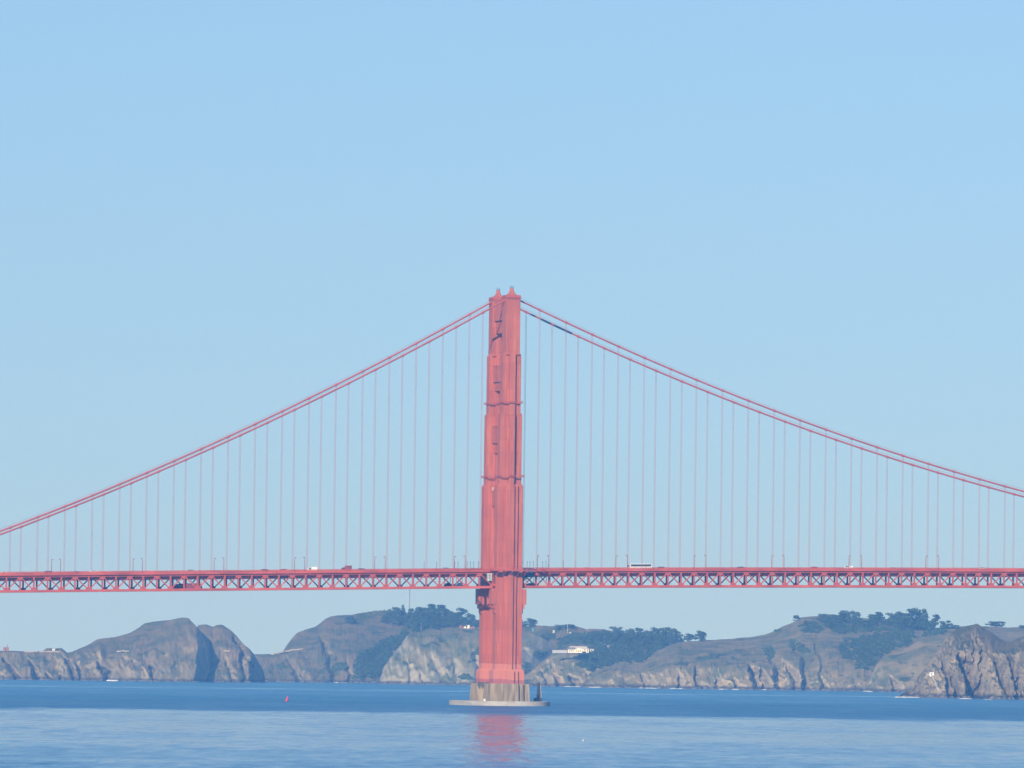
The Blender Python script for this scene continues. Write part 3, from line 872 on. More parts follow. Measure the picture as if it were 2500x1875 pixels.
SPURS = []
def spur(name, pts, mat_, notches=(), step_=1.5, nc=26, nu=26, amp=16.0, lam=38.0, rough=1.0, seed=0.0, label=None, convex=0.8, back=260.0):
    P = np.array(pts, float)
    xs = np.arange(P[0, 0], P[-1, 0] + 0.1, step_)
    yr, Ds, Dr, cf, run = [np.interp(xs, P[:, 0], P[:, k]) for k in range(1, 6)]
    a = np.empty_like(xs); zr = np.empty_like(xs)
    for i, x in enumerate(xs):
        q = px(x, yr[i], Dr[i])
        a[i] = q.x / Dr[i]; zr[i] = max(q.z, -2.0)
    lat = a * Ds
    zr = zr + rough * 2.2 * (fbm(lat / 14 + seed, lat * 0 + seed, 4) - 0.5)
    rows_D, rows_Z, wts = [], [], []
    x0_, x1_ = xs[0], xs[-1]
    def shore(j):                                 # the plan of the cliff wanders with height
        w_ = 14 * (fbm(np.array([j / 9.0 + seed]), np.array([seed]), 3)[0] - 0.5) + 7 * (fbm(lat / 22 + seed, lat * 0 + j / 7.0, 3) - 0.5)
        return np.interp(np.clip(xs + w_, x0_, x1_), P[:, 0], P[:, 2])
    for j in range(nc + 1):                       # the sea cliff
        u = j / nc
        rows_D.append(shore(j) + run * u ** 1.3); rows_Z.append(-4 + (cf * zr + 4) * u); wts.append(np.full_like(xs, 0.55 + 0.45 * min(1, u * 2)))
    for j in range(1, nu + 1):                    # the slope above it
        v = j / nu
        d0 = shore(nc + j * (1 - v)) * (1 - v) + Ds * v + run
        rows_D.append(d0 + (np.maximum(Dr, d0 + 8) - d0) * v); rows_Z.append(cf * zr + (zr - cf * zr) * v ** convex); wts.append(np.full_like(xs, 1.0 - 0.85 * v ** 1.8))
    for j in range(1, 7):                         # and its back
        v = j / 6
        rows_D.append(np.maximum(Dr, Ds + run + 8) + back * v); rows_Z.append(zr - (zr + 6) * v ** 1.4); wts.append(np.full_like(xs, 0.15 * (1 - v)))
    D = np.array(rows_D); Z = np.array(rows_Z); W = np.array(wts)
    hf = np.clip(1.25 - Z / np.maximum(zr * np.maximum(cf, .3), 4) * 0.40, 0.50, 1.0)   # relief fades on the upper slopes
    LAT = np.broadcast_to(lat, D.shape)
    LW = LAT + 1.1 * lam * (fbm(LAT / (2.2 * lam) + 40 + seed, Z / (0.9 * lam) + seed, 4) - 0.5) + 0.18 * Z
    n1 = ridged(LW / lam + seed, Z / (lam * 3.0) + D / 400 + seed, 5, 0.5)
    n2 = fbm(LAT / (lam * 0.22) + 3 + seed, Z / (lam * 0.30) + seed, 4, 0.6)
    n3 = fbm(LW / (lam * 2.4) + 9 + seed, Z / (lam * 5) + seed, 3)
    D2 = D - W * hf * (amp * 2.1 * (n1 - 0.6) + amp * 0.75 * (n2 - 0.5) + amp * 2.2 * (n3 - 0.5))
    Z2 = Z + W * (Z > 1) * rough * 3.0 * (n2 - 0.5)
    A = np.broadcast_to(a, D.shape)
    X = A * D
    PX, PY = project(X, D2 - 4250, Z2)
    for (xa, ya, xb, yb, w, dep) in notches:
        f = np.clip((PY - ya) / max(yb - ya, 1), 0, 1)
        wob = (fbm(PY / 22 + xa, PX / 40 + seed, 4, 0.6) - 0.5) * 26
        dx = PX - (xa + (xb - xa) * f + wob)
        q = dx / (1.25 * w * (0.30 + 0.70 * f))
        sh = np.where(q < 0, 0, np.where(q < 0.16, q / 0.16, np.clip((1 - q) / 0.84, 0, 1) ** 1.5))
        fade = np.clip((PY - ya) / (0.35 * (yb - ya) + 1), 0, 1)
        D2 = D2 + dep * sh * fade
    me = bpy.data.meshes.new(name)
    nr, ncol = D2.shape
    co = np.stack([X, D2 - 4250, Z2], -1).reshape(-1, 3)
    idx = np.arange(nr * ncol).reshape(nr, ncol)
    fc = np.stack([idx[:-1, :-1], idx[:-1, 1:], idx[1:, 1:], idx[1:, :-1]], -1).reshape(-1, 4)
    me.vertices.add(len(co)); me.vertices.foreach_set('co', co.ravel())
    me.loops.add(fc.size); me.loops.foreach_set('vertex_index', fc.ravel())
    me.polygons.add(len(fc)); me.polygons.foreach_set('loop_start', np.arange(0, fc.size, 4)); me.polygons.foreach_set('loop_total', np.full(len(fc), 4))
    me.polygons.foreach_set('use_smooth', np.ones(len(fc), bool))
    me.update(calc_edges=True)
    me.materials.append(mat_)
    o = link(name, me)
    tag(o, label, 'headland' if 'head' in name else 'hill', kind='structure')
    PX, PY = project(X, D2 - 4250, Z2)
    SPURS.append((xs, PX, PY, X, D2 - 4250, Z2, nc + nu))
    return o

def ground(x, y, dmin=0):
    """nearest land surface seen at pixel x, y; above the skyline, the ridge itself"""
    best = None; ridge = None
    for xs, PX, PY, X, Y, Z, jr in SPURS:
        if x < xs[0] + 2 or x > xs[-1] - 2: continue
        i = int(round((x - xs[0]) / (xs[1] - xs[0])))
        c = PY[:jr + 1, i]
        k = np.nonzero(c <= y)[0]
        if len(k):
            j = k[0]
            p = Vector((X[j, i], Y[j, i], Z[j, i]))
            if p.y > dmin and (best is None or p.y < best.y): best = p
        q = Vector((X[jr, i], Y[jr, i], Z[jr, i]))
        if q.y > dmin and (ridge is None or c[jr] < ridge[0]): ridge = (c[jr], q)
    return best if best is not None else ridge[1]

BROWN = land_mat('brown_headland', (0.32, 0.265, 0.15), (0.17, 0.16, 0.105), (0.20, 0.16, 0.082), (0.090, 0.105, 0.055), gr=0.56)
TAN = land_mat('tan_headland', (0.43, 0.36, 0.22), (0.27, 0.245, 0.165), (0.26, 0.215, 0.105), (0.115, 0.13, 0.062), gr=0.56)
GREYC = land_mat('grey_headland', (0.36, 0.335, 0.24), (0.28, 0.275, 0.205), (0.21, 0.19, 0.095), (0.11, 0.14, 0.066), slope=(0.60, 0.90), gr=0.56)
ROCKY = land_mat('rock_headland', (0.40, 0.32, 0.195), (0.18, 0.16, 0.108), (0.17, 0.14, 0.08), (0.085, 0.095, 0.052), slope=(0.60, 0.85), gr=0.60, base=0.42)

# A: low cliffs and the brown hill beyond the side span
spur('headland', [(-260, 1600, 8560, 8640, .95, 45), (-60, 1590, 8520, 8600, .95, 45), (0, 1588.5, 8500, 8580, .95, 45), (60, 1590.5, 8500, 8570, .95, 45), (104, 1590, 8500, 8570, .95, 45), (113, 1583, 8500, 8570, .86, 45),
                  (150, 1582, 8500, 8570, .86, 45), (164, 1592, 8500, 8570, .95, 45), (175, 1590, 8500, 8590, .93, 45), (209, 1577, 8500, 8610, .8, 45), (235, 1563, 8500, 8630, .7, 45),
                  (258, 1557, 8500, 8630, .64, 45), (280, 1555, 8500, 8630, .62, 45), (316, 1546, 8500, 8630, .55, 45), (332, 1537, 8500, 8630, .52, 45), (353, 1521, 8500, 8640, .47, 45),
                  (371, 1517, 8500, 8640, .45, 45), (414, 1513.5, 8490, 8640, .44, 45), (440, 1509, 8490, 8630, .44, 50), (460, 1509.5, 8490, 8620, .44, 50), (471, 1521, 8492, 8610, .5, 45),
                  (480, 1530, 8495, 8600, .6, 40), (490, 1541, 8525, 8610, .7, 30), (502, 1556, 8548, 8625, .8, 25), (511, 1568, 8566, 8640, .85, 25), (516, 1655, 8590, 8650, .9, 20)],
     BROWN, [(-6, 1600, 30, 1660, 22, 30), (64, 1606, 84, 1660, 26, 34), (150, 1600, 172, 1660, 30, 26), (186, 1618, 192, 1660, 20, 22), (236, 1612, 250, 1660, 34, 34), (365, 1620, 372, 1652, 24, 18), (110, 1640, 116, 1660, 16, 18), (140, 1645, 146, 1660, 16, 16)],
     seed=1.0, label='brown headland with low sea cliffs and a rounded hill')
# B: the next hill
spur('headland', [(466, 1660, 8590, 8620, .9, 30), (474, 1545, 8580, 8690, .75, 50), (484, 1527, 8570, 8690, .6, 55), (502, 1524, 8562, 8690, .55, 60), (520, 1531, 8558, 8690, .55, 60), (529, 1526.5, 8556, 8690, .55, 60), (543, 1526, 8556, 8690, .55, 60),
                  (563, 1539, 8556, 8680, .6, 60), (577, 1552, 8560, 8670, .65, 60), (595, 1574, 8566, 8660, .75, 55), (608, 1584, 8572, 8660, .85, 50), (619, 1596, 8590, 8680, .9, 45), (632, 1618, 8650, 8720, .9, 35), (642, 1636, 8700, 8760, .9, 30), (648, 1660, 8750, 8800, .9, 20)],
     BROWN, [(566, 1545, 584, 1595, 22, 22), (606, 1606, 610, 1661, 34, 34), (545, 1600, 560, 1660, 20, 12)], seed=4.2, label='steep brown hill beside the low saddle')
# C: the saddle and the long wooded ridge
spur('hill', [(596, 1640, 9040, 9160, .5, 90), (612, 1596, 9040, 9180, .5, 90), (637, 1597, 9030, 9180, .5, 90), (667, 1597, 9020, 9180, .5, 90), (690, 1591, 9010, 9180, .5, 90), (701, 1573, 9005, 9190, .45, 90), (712, 1559, 9000, 9200, .42, 90),
              (726, 1545, 9000, 9220, .40, 90), (746, 1537, 9000, 9230, .4, 90), (766, 1531, 9000, 9240, .4, 90), (778, 1524, 9000, 9250, .4, 90), (794, 1511, 9000, 9260, .38, 90), (809, 1504, 9000, 9280, .36, 90), (825, 1501.5, 9000, 9290, .36, 90),
              (857, 1500.5, 9000, 9300, .36, 90), (879, 1496, 9010, 9320, .36, 90), (925, 1491, 9030, 9340, .36, 100), (952, 1489, 9050, 9350, .36, 100), (1000, 1497, 9070, 9350, .36, 100), (1060, 1500, 9080, 9360, .36, 100),
              (1110, 1508, 9080, 9360, .36, 100), (1173, 1516, 9080, 9360, .36, 100), (1240, 1524, 9080, 9360, .36, 100), (1290, 1529, 9060, 9350, .36, 100), (1318, 1528, 9050, 9340, .36, 100), (1345, 1529, 9040, 9330, .36, 100), (1390, 1524, 9030, 9320, .36, 100), (1408, 1530, 9030, 9320, .36, 100),
              (1431, 1535.5, 9020, 9310, .36, 100), (1460, 1535, 9010, 9300, .36, 100), (1540, 1545, 9000, 9280, .36, 100), (1620, 1556, 8980, 9260, .36, 100), (1670, 1565, 8960, 9240, .36, 100), (1740, 1572, 8960, 9240, .36, 100), (1800, 1600, 8960, 9240, .36, 100)],
     BROWN, [(690, 1600, 720, 1660, 40, 22), (770, 1540, 800, 1640, 50, 26), (840, 1600, 850, 1664, 30, 18)], seed=7.7, amp=12, label='long brown hillside rising to a wooded ridge', convex=0.9)
# D: the pale cliff in front of the tower
spur('headland', [(925, 1668, 8760, 8800, .9, 30), (934, 1634, 8745, 8800, .9, 40), (940, 1622, 8740, 8800, .92, 45), (968, 1586, 8735, 8830, .93, 60), (995, 1550, 8730, 8860, .9, 80), (1006, 1545, 8730, 8870, .88, 85), (1031, 1542, 8730, 8880, .85, 90), (1042, 1537, 8730, 8890, .83, 90),
                  (1076, 1534.5, 8730, 8900, .8, 95), (1121, 1531.5, 8730, 8900, .78, 95), (1166, 1532, 8730, 8900, .76, 95), (1210, 1534, 8740, 8900, .75, 90), (1262, 1540, 8760, 8900, .7, 90), (1300, 1546, 8790, 8910, .65, 80), (1330, 1556, 8830, 8930, .6, 70), (1360, 1580, 8880, 8950, .6, 60), (1372, 1668, 8930, 8960, .6, 40)],
     GREYC, [(985, 1600, 1000, 1668, 22, 7), (1040, 1590, 1070, 1660, 40, 9), (1100, 1600, 1112, 1668, 30, 9), (1155, 1580, 1160, 1668, 40, 14), (1020, 1640, 1030, 1668, 18, 9)], seed=11.1, amp=9, label='pale grey sea cliff with a flat grassy top behind the tower')
# E: the cliff that carries the white house
spur('headland', [(1262, 1672, 8640, 8680, .9, 30), (1280, 1650, 8630, 8690, .9, 40), (1295, 1638, 8625, 8700, .9, 50), (1320, 1617, 8615, 8710, .9, 60), (1352, 1592.5, 8600, 8700, .94, 70), (1374, 1592.5, 8600, 8700, .95, 70), (1440, 1592.5, 8600, 8700, .95, 70), (1462, 1590, 8600, 8720, .9, 75),
                  (1500, 1580, 8600, 8760, .7, 80), (1560, 1572, 8600, 8800, .6, 80), (1620, 1572, 8610, 8820, .6, 80), (1680, 1580, 8620, 8820, .6, 80), (1720, 1610, 8640, 8800, .6, 70), (1735, 1672, 8680, 8750, .6, 50)],
     TAN, [(1318, 1628, 1324, 1674, 24, 16), (1350, 1640, 1356, 1674, 20, 18), (1388, 1648, 1396, 1674, 46, 30), (1430, 1640, 1434, 1674, 18, 14), (1455, 1650, 1460, 1676, 20, 16)], seed=15.5, amp=11, lam=26, label='tan cliff with a level top that carries the white house')
# F: the big tan hill of the main span
spur('headland', [(1420, 1672, 8420, 8440, .9, 20), (1438, 1644, 8400, 8470, .75, 45), (1460, 1636, 8390, 8480, .7, 45), (1487, 1626, 8380, 8490, .65, 45), (1512, 1619, 8370, 8500, .62, 45), (1535, 1620, 8370, 8510, .6, 45), (1560, 1621, 8365, 8520, .6, 45), (1578, 1612, 8360, 8530, .55, 45),
                  (1603, 1592, 8350, 8560, .48, 45), (1630, 1577, 8340, 8590, .44, 45), (1657, 1569, 8335, 8610, .42, 45), (1690, 1565, 8330, 8640, .42, 45), (1725, 1563, 8320, 8660, .42, 45), (1779, 1560, 8310, 8680, .42, 45), (1827, 1556, 8300, 8690, .42, 50), (1867, 1550, 8300, 8700, .4, 50), (1888, 1542, 8300, 8710, .38, 50),
                  (1908, 1531, 8300, 8720, .35, 50), (1926, 1524, 8300, 8730, .33, 50), (1940, 1518, 8300, 8730, .32, 50), (1955, 1507.5, 8300, 8740, .3, 50), (1998, 1504, 8300, 8750, .28, 50), (2050, 1508, 8300, 8760, .26, 55), (2110, 1509, 8300, 8760, .24, 55), (2180, 1518, 8290, 8760, .22, 55), (2262, 1534, 8280, 8750, .2, 55), (2300, 1533, 8270, 8750, .2, 55),
                  (2351, 1529, 8260, 8750, .2, 55), (2402, 1529, 8250, 8750, .2, 55), (2460, 1532, 8250, 8750, .2, 55), (2500, 1530, 8250, 8750, .2, 55), (2720, 1520, 8250, 8750, .2, 55)],
     TAN, [(1562, 1640, 1570, 1678, 22, 20), (1690, 1622, 1700, 1678, 30, 26), (1818, 1612, 1842, 1680, 52, 44), (1856, 1615, 1862, 1680, 20, 14), (1870, 1582, 1890, 1640, 50, 34), (1925, 1562, 1955, 1612, 44, 34), (1900, 1600, 1935, 1660, 36, 22), (1985, 1560, 2000, 1620, 40, 20), (1650, 1640, 1655, 1678, 18, 14), (1740, 1650, 1746, 1678, 20, 12), (1790, 1655, 1795, 1678, 22, 12), (2170, 1652, 2178, 1687, 22, 20)],
     seed=21.3, amp=15, lam=34, label='big tan hill with pale sea cliffs below the main span')
# G: a grassy knoll in front of it
spur('hill', [(2120, 1668, 8120, 8160, .6, 40), (2140, 1622, 8110, 8180, .5, 40), (2154, 1605, 8100, 8190, .45, 40), (2180, 1593, 8100, 8200, .42, 40), (2219, 1579, 8090, 8220, .4, 40), (2243, 1564, 8085, 8230, .36, 40), (2272, 1557, 8080, 8240, .34, 40), (2306, 1555, 8080, 8240, .34, 40), (2360, 1560, 8080, 8240, .34, 40), (2420, 1600, 8100, 8220, .34, 40), (2450, 1670, 8120, 8180, .34, 40)],
     TAN, [(2172, 1650, 2180, 1688, 24, 20)], seed=27.1, amp=9, label='smooth grassy knoll in front of the wooded hill')
# H: the rocky point
spur('headland', [(2190, 1704, 6590, 6610, .9, 12), (2204, 1690, 6560, 6600, .9, 25), (2228, 1677, 6530, 6590, .9, 40), (2240, 1653, 6510, 6585, .85, 50), (2260, 1632, 6500, 6590, .8, 55), (2274, 1608, 6490, 6600, .75, 60), (2293, 1581, 6480, 6610, .7, 65), (2306, 1562, 6470, 6620, .68, 70), (2318, 1550, 6460, 6620, .66, 70), (2334, 1535, 6450, 6620, .64, 70), (2354, 1527, 6440, 6620, .62, 70), (2371, 1524.5, 6430, 6620, .62, 70), (2385, 1522.5, 6420, 6610, .62, 70),
                  (2395, 1529, 6410, 6600, .64, 70), (2404, 1535, 6400, 6600, .66, 70), (2426, 1547, 6380, 6590, .7, 70), (2445, 1562, 6370, 6580, .75, 70), (2455, 1568, 6360, 6570, .78, 70), (2470, 1566, 6340, 6560, .78, 70), (2500, 1552, 6310, 6540, .74, 70), (2560, 1530, 6270, 6520, .7, 70), (2700, 1500, 6220, 6500, .65, 70)],
     ROCKY, [(2300, 1608, 2310, 1702, 40, 36), (2322, 1640, 2328, 1704, 26, 22), (2336, 1590, 2362, 1706, 74, 62), (2384, 1550, 2388, 1584, 20, 16), (2406, 1590, 2460, 1708, 50, 38), (2452, 1585, 2484, 1690, 40, 32), (2366, 1545, 2372, 1575, 16, 8), (2350, 1560, 2356, 1590, 16, 8), (2480, 1640, 2500, 1710, 30, 18), (2520, 1560, 2545, 1700, 50, 30)],
     step_=1.2, nc=60, nu=40, amp=14, lam=20, rough=1.6, seed=33.3, label='rugged brown rocky point with dark clefts and a white hut', convex=0.85)

# ------------------------------------------------------------------ vegetation
def leaf_mat(name, a, b, c):
    m, n, l, p = nodes(name)
    geo = n.new('ShaderNodeNewGeometry')
    r = ramp(n, [(0.0, a), (0.5, b), (1.0, c)])
    l.new(geo.outputs['Random Per Island'], r.inputs[0]); l.new(r.outputs[0], p.inputs['Base Color'])
    p.inputs['Roughness'].default_value = 0.75
    p.inputs['Specular IOR Level'].default_value = 0.2
    return m
LEAF = leaf_mat('cypress_leaf', (0.018, 0.044, 0.018), (0.038, 0.075, 0.028), (0.085, 0.125, 0.045))
SHRUB = leaf_mat('shrub_leaf', (0.035, 0.070, 0.032), (0.060, 0.105, 0.045), (0.10, 0.145, 0.060))
BARK = mat('bark', (0.10, 0.075, 0.055), 0.9, 0.2, (3, 3, 1))

def leaf_cloud(centers, radii, n, size, r_):
    """n leaf sprays spread over the given lobes, mostly near their surface; returns vertices, faces"""
    c = np.array(centers, float); rad = np.array(radii, float)
    vol = rad.prod(1) ** (2 / 3)
    pick = r_.choice(len(c), n, p=vol / vol.sum())
    d = r_.normal(size=(n, 3)); d /= np.linalg.norm(d, axis=1)[:, None]
    rr = r_.random(n) ** 0.33 * (0.8 + 0.35 * r_.random(n))
    p = c[pick] + d * rad[pick] * rr[:, None]
    nrm = d + r_.normal(size=(n, 3)) * 0.55 + np.array([0, 0, 0.35])
    nrm /= np.linalg.norm(nrm, axis=1)[:, None]
    t = np.cross(nrm, r_.normal(size=(n, 3))); t /= np.linalg.norm(t, axis=1)[:, None]
    b = np.cross(nrm, t)
    s = size * (0.6 + 0.8 * r_.random((n, 1)))
    q = np.stack([p - t * s - b * s * .5, p + t * s * .2 - b * s * .75, p + t * s + b * s * .3, p - t * s * .3 + b * s * .8], 1)
    v = q.reshape(-1, 3)
    f = np.arange(4 * n).reshape(n, 4)
    return v, f

def np_mesh(name, v, f, mat_):
    me = bpy.data.meshes.new(name)
    me.vertices.add(len(v)); me.vertices.foreach_set('co', np.ascontiguousarray(v, dtype=np.float32).ravel())
    me.loops.add(f.size); me.loops.foreach_set('vertex_index', f.ravel().astype(np.int32))
    me.polygons.add(len(f)); me.polygons.foreach_set('loop_start', np.arange(0, f.size, f.shape[1], dtype=np.int32)); me.polygons.foreach_set('loop_total', np.full(len(f), f.shape[1], np.int32))
    me.update(calc_edges=True)
    me.materials.append(mat_)
    return me

def tree_proto(kind, sd_):
    """crown and trunk of a tree one unit tall and one unit wide"""
    r_ = np.random.default_rng(sd_)
    cen, rad = [], []
    base_z = {'dome': 0.0, 'flat': 0.04, 'spire': 0.05, 'lean': 0.08, 'mop': 0.1}[kind]
    if kind == 'dome':
        for k in range(22):
            a = r_.random() * 6.28; z = r_.random() ** 0.8
            q = 0.40 * math.sqrt(max(0.05, 1 - (z * 0.95) ** 2.2)) * (0.55 + 0.45 * r_.random())
            cen.append((q * math.cos(a), q * math.sin(a), z * 0.85)); rad.append((.15, .15, .11))
        cen.append((0, 0, .38)); rad.append((.34, .34, .40))
    elif kind == 'flat':
        for k in range(18):
            a = r_.random() * 6.28; q = r_.random() ** .5 * 0.42
            z = (0.55 + 0.38 * r_.random()) if k < 11 else 0.25 + 0.3 * r_.random()
            cen.append((q * math.cos(a) + 0.10 * (z - .5), q * math.sin(a), z)); rad.append((.17, .17, .075))
        cen.append((0.02, 0, .5)); rad.append((.26, .26, .26))
    elif kind == 'spire':
        for k in range(14):
            z = 0.15 + 0.8 * k / 14; w = 0.42 * (1.02 - z) ** .8
            a = r_.random() * 6.28
            cen.append((w * .45 * math.cos(a), w * .45 * math.sin(a), z)); rad.append((w * .62, w * .62, .08))
    elif kind == 'lean':
        for k in range(15):
            z = 0.2 + 0.72 * r_.random(); w = 0.30 - 0.12 * z
            cen.append((0.42 * (z - .45) + r_.normal() * .10, r_.normal() * .12, z)); rad.append((w * .75, w * .7, .085))
    elif kind == 'mop':
        for k in range(9):
            a = r_.random() * 6.28; q = r_.random() * .26
            cen.append((q * math.cos(a), q * math.sin(a), .58 + .3 * r_.random())); rad.append((.2, .2, .13))
        cen.append((-.22, 0, .34)); rad.append((.2, .15, .08)); cen.append((.2, 0, .28)); rad.append((.15, .15, .08))
    v, f = leaf_cloud(cen, rad, 760, 0.05, r_)
    lo, hi = v[:, 2].min(), v[:, 2].max()
    v[:, 2] = base_z + (v[:, 2] - lo) / (hi - lo) * (1.0 - base_z)
    wx = np.abs(v[:, 0] - np.median(v[:, 0])); k_ = 0.5 / np.quantile(wx, 0.985)
    v[:, 0] = (v[:, 0] - np.median(v[:, 0])) * k_; v[:, 1] *= k_
    crown = np_mesh('crown', v, f, LEAF)
    m = MB()
    top = 0.62
    bend = 0.16 if kind == 'lean' else 0.03
    m.tube([(0, 0, -0.12), (0, 0, 0.12), (bend * .5, 0.01, .36), (bend, 0, top)], [.045, .036, .026, .010], 7)
    for k in range(5):
        a = 1.3 * k + sd_; z = .2 + .07 * k
        m.tube([(bend * z, 0, z), (bend * z + .14 * math.cos(a), .14 * math.sin(a), z + .10), (bend * z + .27 * math.cos(a), .27 * math.sin(a), z + .16)], [.018, .012, .005], 5)
    trunk = m.mesh('trunk', BARK)
    return crown, trunk
PROTO = {k: [tree_proto(k, 10 * i + j) for j in range(3)] for i, k in enumerate(('dome', 'flat', 'spire', 'lean', 'mop'))}

NAMES = {'dome': 'round dark evergreen', 'flat': 'spreading flat topped cypress', 'spire': 'slim pointed conifer', 'lean': 'windblown leaning cypress', 'mop': 'lone mop headed tree'}
def tree(x, ytop, ybase, wpx, kind, where, group, dmin=0, lean=0.0, label=None):
    g = ground(x, ybase, dmin)
    D = g.y + 4250
    sc = F_PX / D
    q = px(x, ytop, D)
    h = max(q.z - g.z, 3.0); w = wpx / sc
    k = random.randrange(3)
    r = empty('cypress_tree' if kind in ('flat', 'lean') else 'conifer_tree' if kind == 'spire' else 'evergreen_tree', (q.x, g.y, g.z - 0.02 * h), random.uniform(-0.5, 0.5) + (math.pi if lean < 0 else 0))
    r.scale = (w, w * 0.9, h)
    crown, trunk = PROTO[kind][k]
    link('trunk', trunk, r); link('crown', crown, r)
    tag(r, label or f'{NAMES[kind]} {where}', 'tree', group)
    r['look'] = {'dome': 'round dark tree', 'flat': 'flat topped cypress', 'spire': 'pointed conifer', 'lean': 'leaning cypress', 'mop': 'mop headed tree'}[kind]
    return r

def order_labels(group, where, ref, sgn):
    ts = [o for o in bpy.data.objects if o.get('group') == group]
    tops = sorted(o.location.z + o.scale.z for o in ts)
    cut = tops[int(len(tops) * 0.45)]
    for row, sel in (('on the skyline', [o for o in ts if o.location.z + o.scale.z >= cut]), ('in the front row', [o for o in ts if o.location.z + o.scale.z < cut])):
        sel.sort(key=lambda o: sgn * o.location.x)
        for k, o in enumerate(sel):
            o['label'] = f"{o['look']} {row} of the {where}, {ORD[k]} {ref}"
G1 = 'trees of the ridge grove beside the radio mast'
for x, yt, yb, w, k in ((967, 1480, 1518, 26, 'dome'), (984, 1474, 1512, 14, 'spire'), (1006, 1484, 1522, 26, 'dome'), (1024, 1480, 1520, 30, 'dome'), (1045, 1473, 1518, 40, 'flat'), (1068, 1475, 1518, 40, 'flat'), (1088, 1481, 1522, 28, 'dome'),
                        (1119, 1482, 1526, 36, 'lean'), (1105, 1490, 1526, 30, 'dome'), (1148, 1495, 1530, 34, 'dome'), (1168, 1512, 1532, 18, 'dome'), (950, 1492, 1516, 22, 'dome'), (940, 1500, 1522, 20, 'dome'),
                        (972, 1498, 1530, 30, 'dome'), (995, 1500, 1534, 32, 'dome'), (1018, 1500, 1536, 34, 'dome'), (1040, 1498, 1534, 36, 'flat'), (1062, 1500, 1534, 36, 'dome'), (1084, 1502, 1534, 34, 'dome'), (1108, 1504, 1533, 34, 'dome'), (1132, 1505, 1533, 32, 'dome'),
                        (1010, 1512, 1542, 26, 'dome'), (1034, 1512, 1540, 26, 'dome'), (1155, 1512, 1531, 22, 'dome'), (1056, 1512, 1537, 28, 'dome')):
    tree(x, yt, yb, w, k, 'in the ridge grove beside the radio mast', G1, 4300)
order_labels(G1, 'mast grove', 'from the red tower', -1)
tree(857, 1504, 1527, 32, 'dome', '', None, 0, label='single round dark bushy tree on the bare brown slope')
tree(1297, 1508, 1533, 34, 'dome', '', None, 4300, label='big dome shaped tree on the skyline just beyond the tower')
tree(1270, 1511, 1533, 22, 'dome', '', None, 4300, label='round dark tree half hidden by the tower')
tree(1364, 1524, 1541, 20, 'flat', '', None, 4300, label='small flat topped tree between the teal hut and the pole')
tree(1392, 1523, 1536, 30, 'dome', '', None, 4300, label='low wide tree on the rounded skyline behind the pole')
G2 = 'trees of the grove above the white house'
for x, yt, yb, w, k in ((1478, 1535, 1566, 30, 'dome'), (1503, 1527, 1566, 32, 'flat'), (1520, 1538, 1566, 28, 'dome'), (1536, 1535, 1566, 26, 'dome'), (1551, 1531, 1566, 28, 'flat'), (1566, 1533, 1566, 26, 'dome'), (1582, 1537, 1567, 26, 'dome'), (1600, 1529, 1567, 32, 'dome'),
                        (1622, 1529, 1567, 32, 'flat'), (1640, 1532, 1567, 28, 'dome'), (1656, 1540, 1568, 24, 'dome'), (1458, 1541, 1570, 28, 'dome'), (1490, 1548, 1576, 30, 'dome'), (1530, 1550, 1578, 30, 'dome'), (1570, 1550, 1578, 32, 'dome'), (1610, 1550, 1578, 32, 'dome'), (1640, 1550, 1572, 28, 'dome'), (1436, 1548, 1574, 26, 'dome')):
    tree(x, yt, yb, w, k, 'in the grove above the white house', G2, 4300)
order_labels(G2, 'house grove', 'from the tree pair', -1)
tree(1683, 1545, 1567, 28, 'dome', '', None, 0, label='rounded tree, the lower of a pair on the bare skyline')
tree(1711, 1538, 1566, 32, 'dome', '', None, 0, label='rounded tree, the taller of a pair on the bare skyline')
tree(1943.5, 1501, 1521, 18, 'mop', '', None, 0, label='lone mop headed tree on the steep edge of the tan hill')
G3 = 'trees of the grove on top of the tan hill'
for x, yt, yb, w, k in ((2008, 1497, 1524, 26, 'dome'), (2028, 1498, 1528, 26, 'dome'), (2048, 1494, 1526, 30, 'flat'), (2068, 1488, 1524, 36, 'flat'), (2089, 1492, 1526, 24, 'dome'), (2138, 1493, 1524, 34, 'flat'), (2152, 1498, 1524, 18, 'dome'), (2178, 1494, 1532, 34, 'flat'), (2196, 1491, 1534, 30, 'dome'), (2217, 1485, 1534, 40, 'flat'),
                        (2242, 1481, 1536, 40, 'flat'), (2256, 1496, 1538, 26, 'lean'), (2280, 1498, 1538, 30, 'lean'), (2309, 1514, 1538, 30, 'flat'), (2330, 1525, 1538, 26, 'dome'), (2020, 1510, 1536, 30, 'dome'), (2044, 1510, 1534, 28, 'dome'), (2092, 1506, 1532, 30, 'dome'), (2112, 1512, 1530, 26, 'dome'),
                        (2130, 1510, 1530, 28, 'dome'), (2192, 1510, 1540, 34, 'dome'), (2222, 1510, 1540, 36, 'dome'), (2250, 1514, 1541, 32, 'dome'), (2272, 1518, 1540, 28, 'dome'), (2164, 1510, 1530, 24, 'dome')):
    tree(x, yt, yb, w, k, 'in the grove on top of the tan hill', G3, 3000)
order_labels(G3, 'hill grove', 'from the lone tree', 1)
tree(2432, 1516, 1534, 46, 'dome', '', None, 3000, label='low wide rounded tree on the skyline right behind the rocky point')
tree(2495, 1526, 1536, 20, 'dome', '', None, 3000, label='small dark tree on the skyline beyond the rocky point')

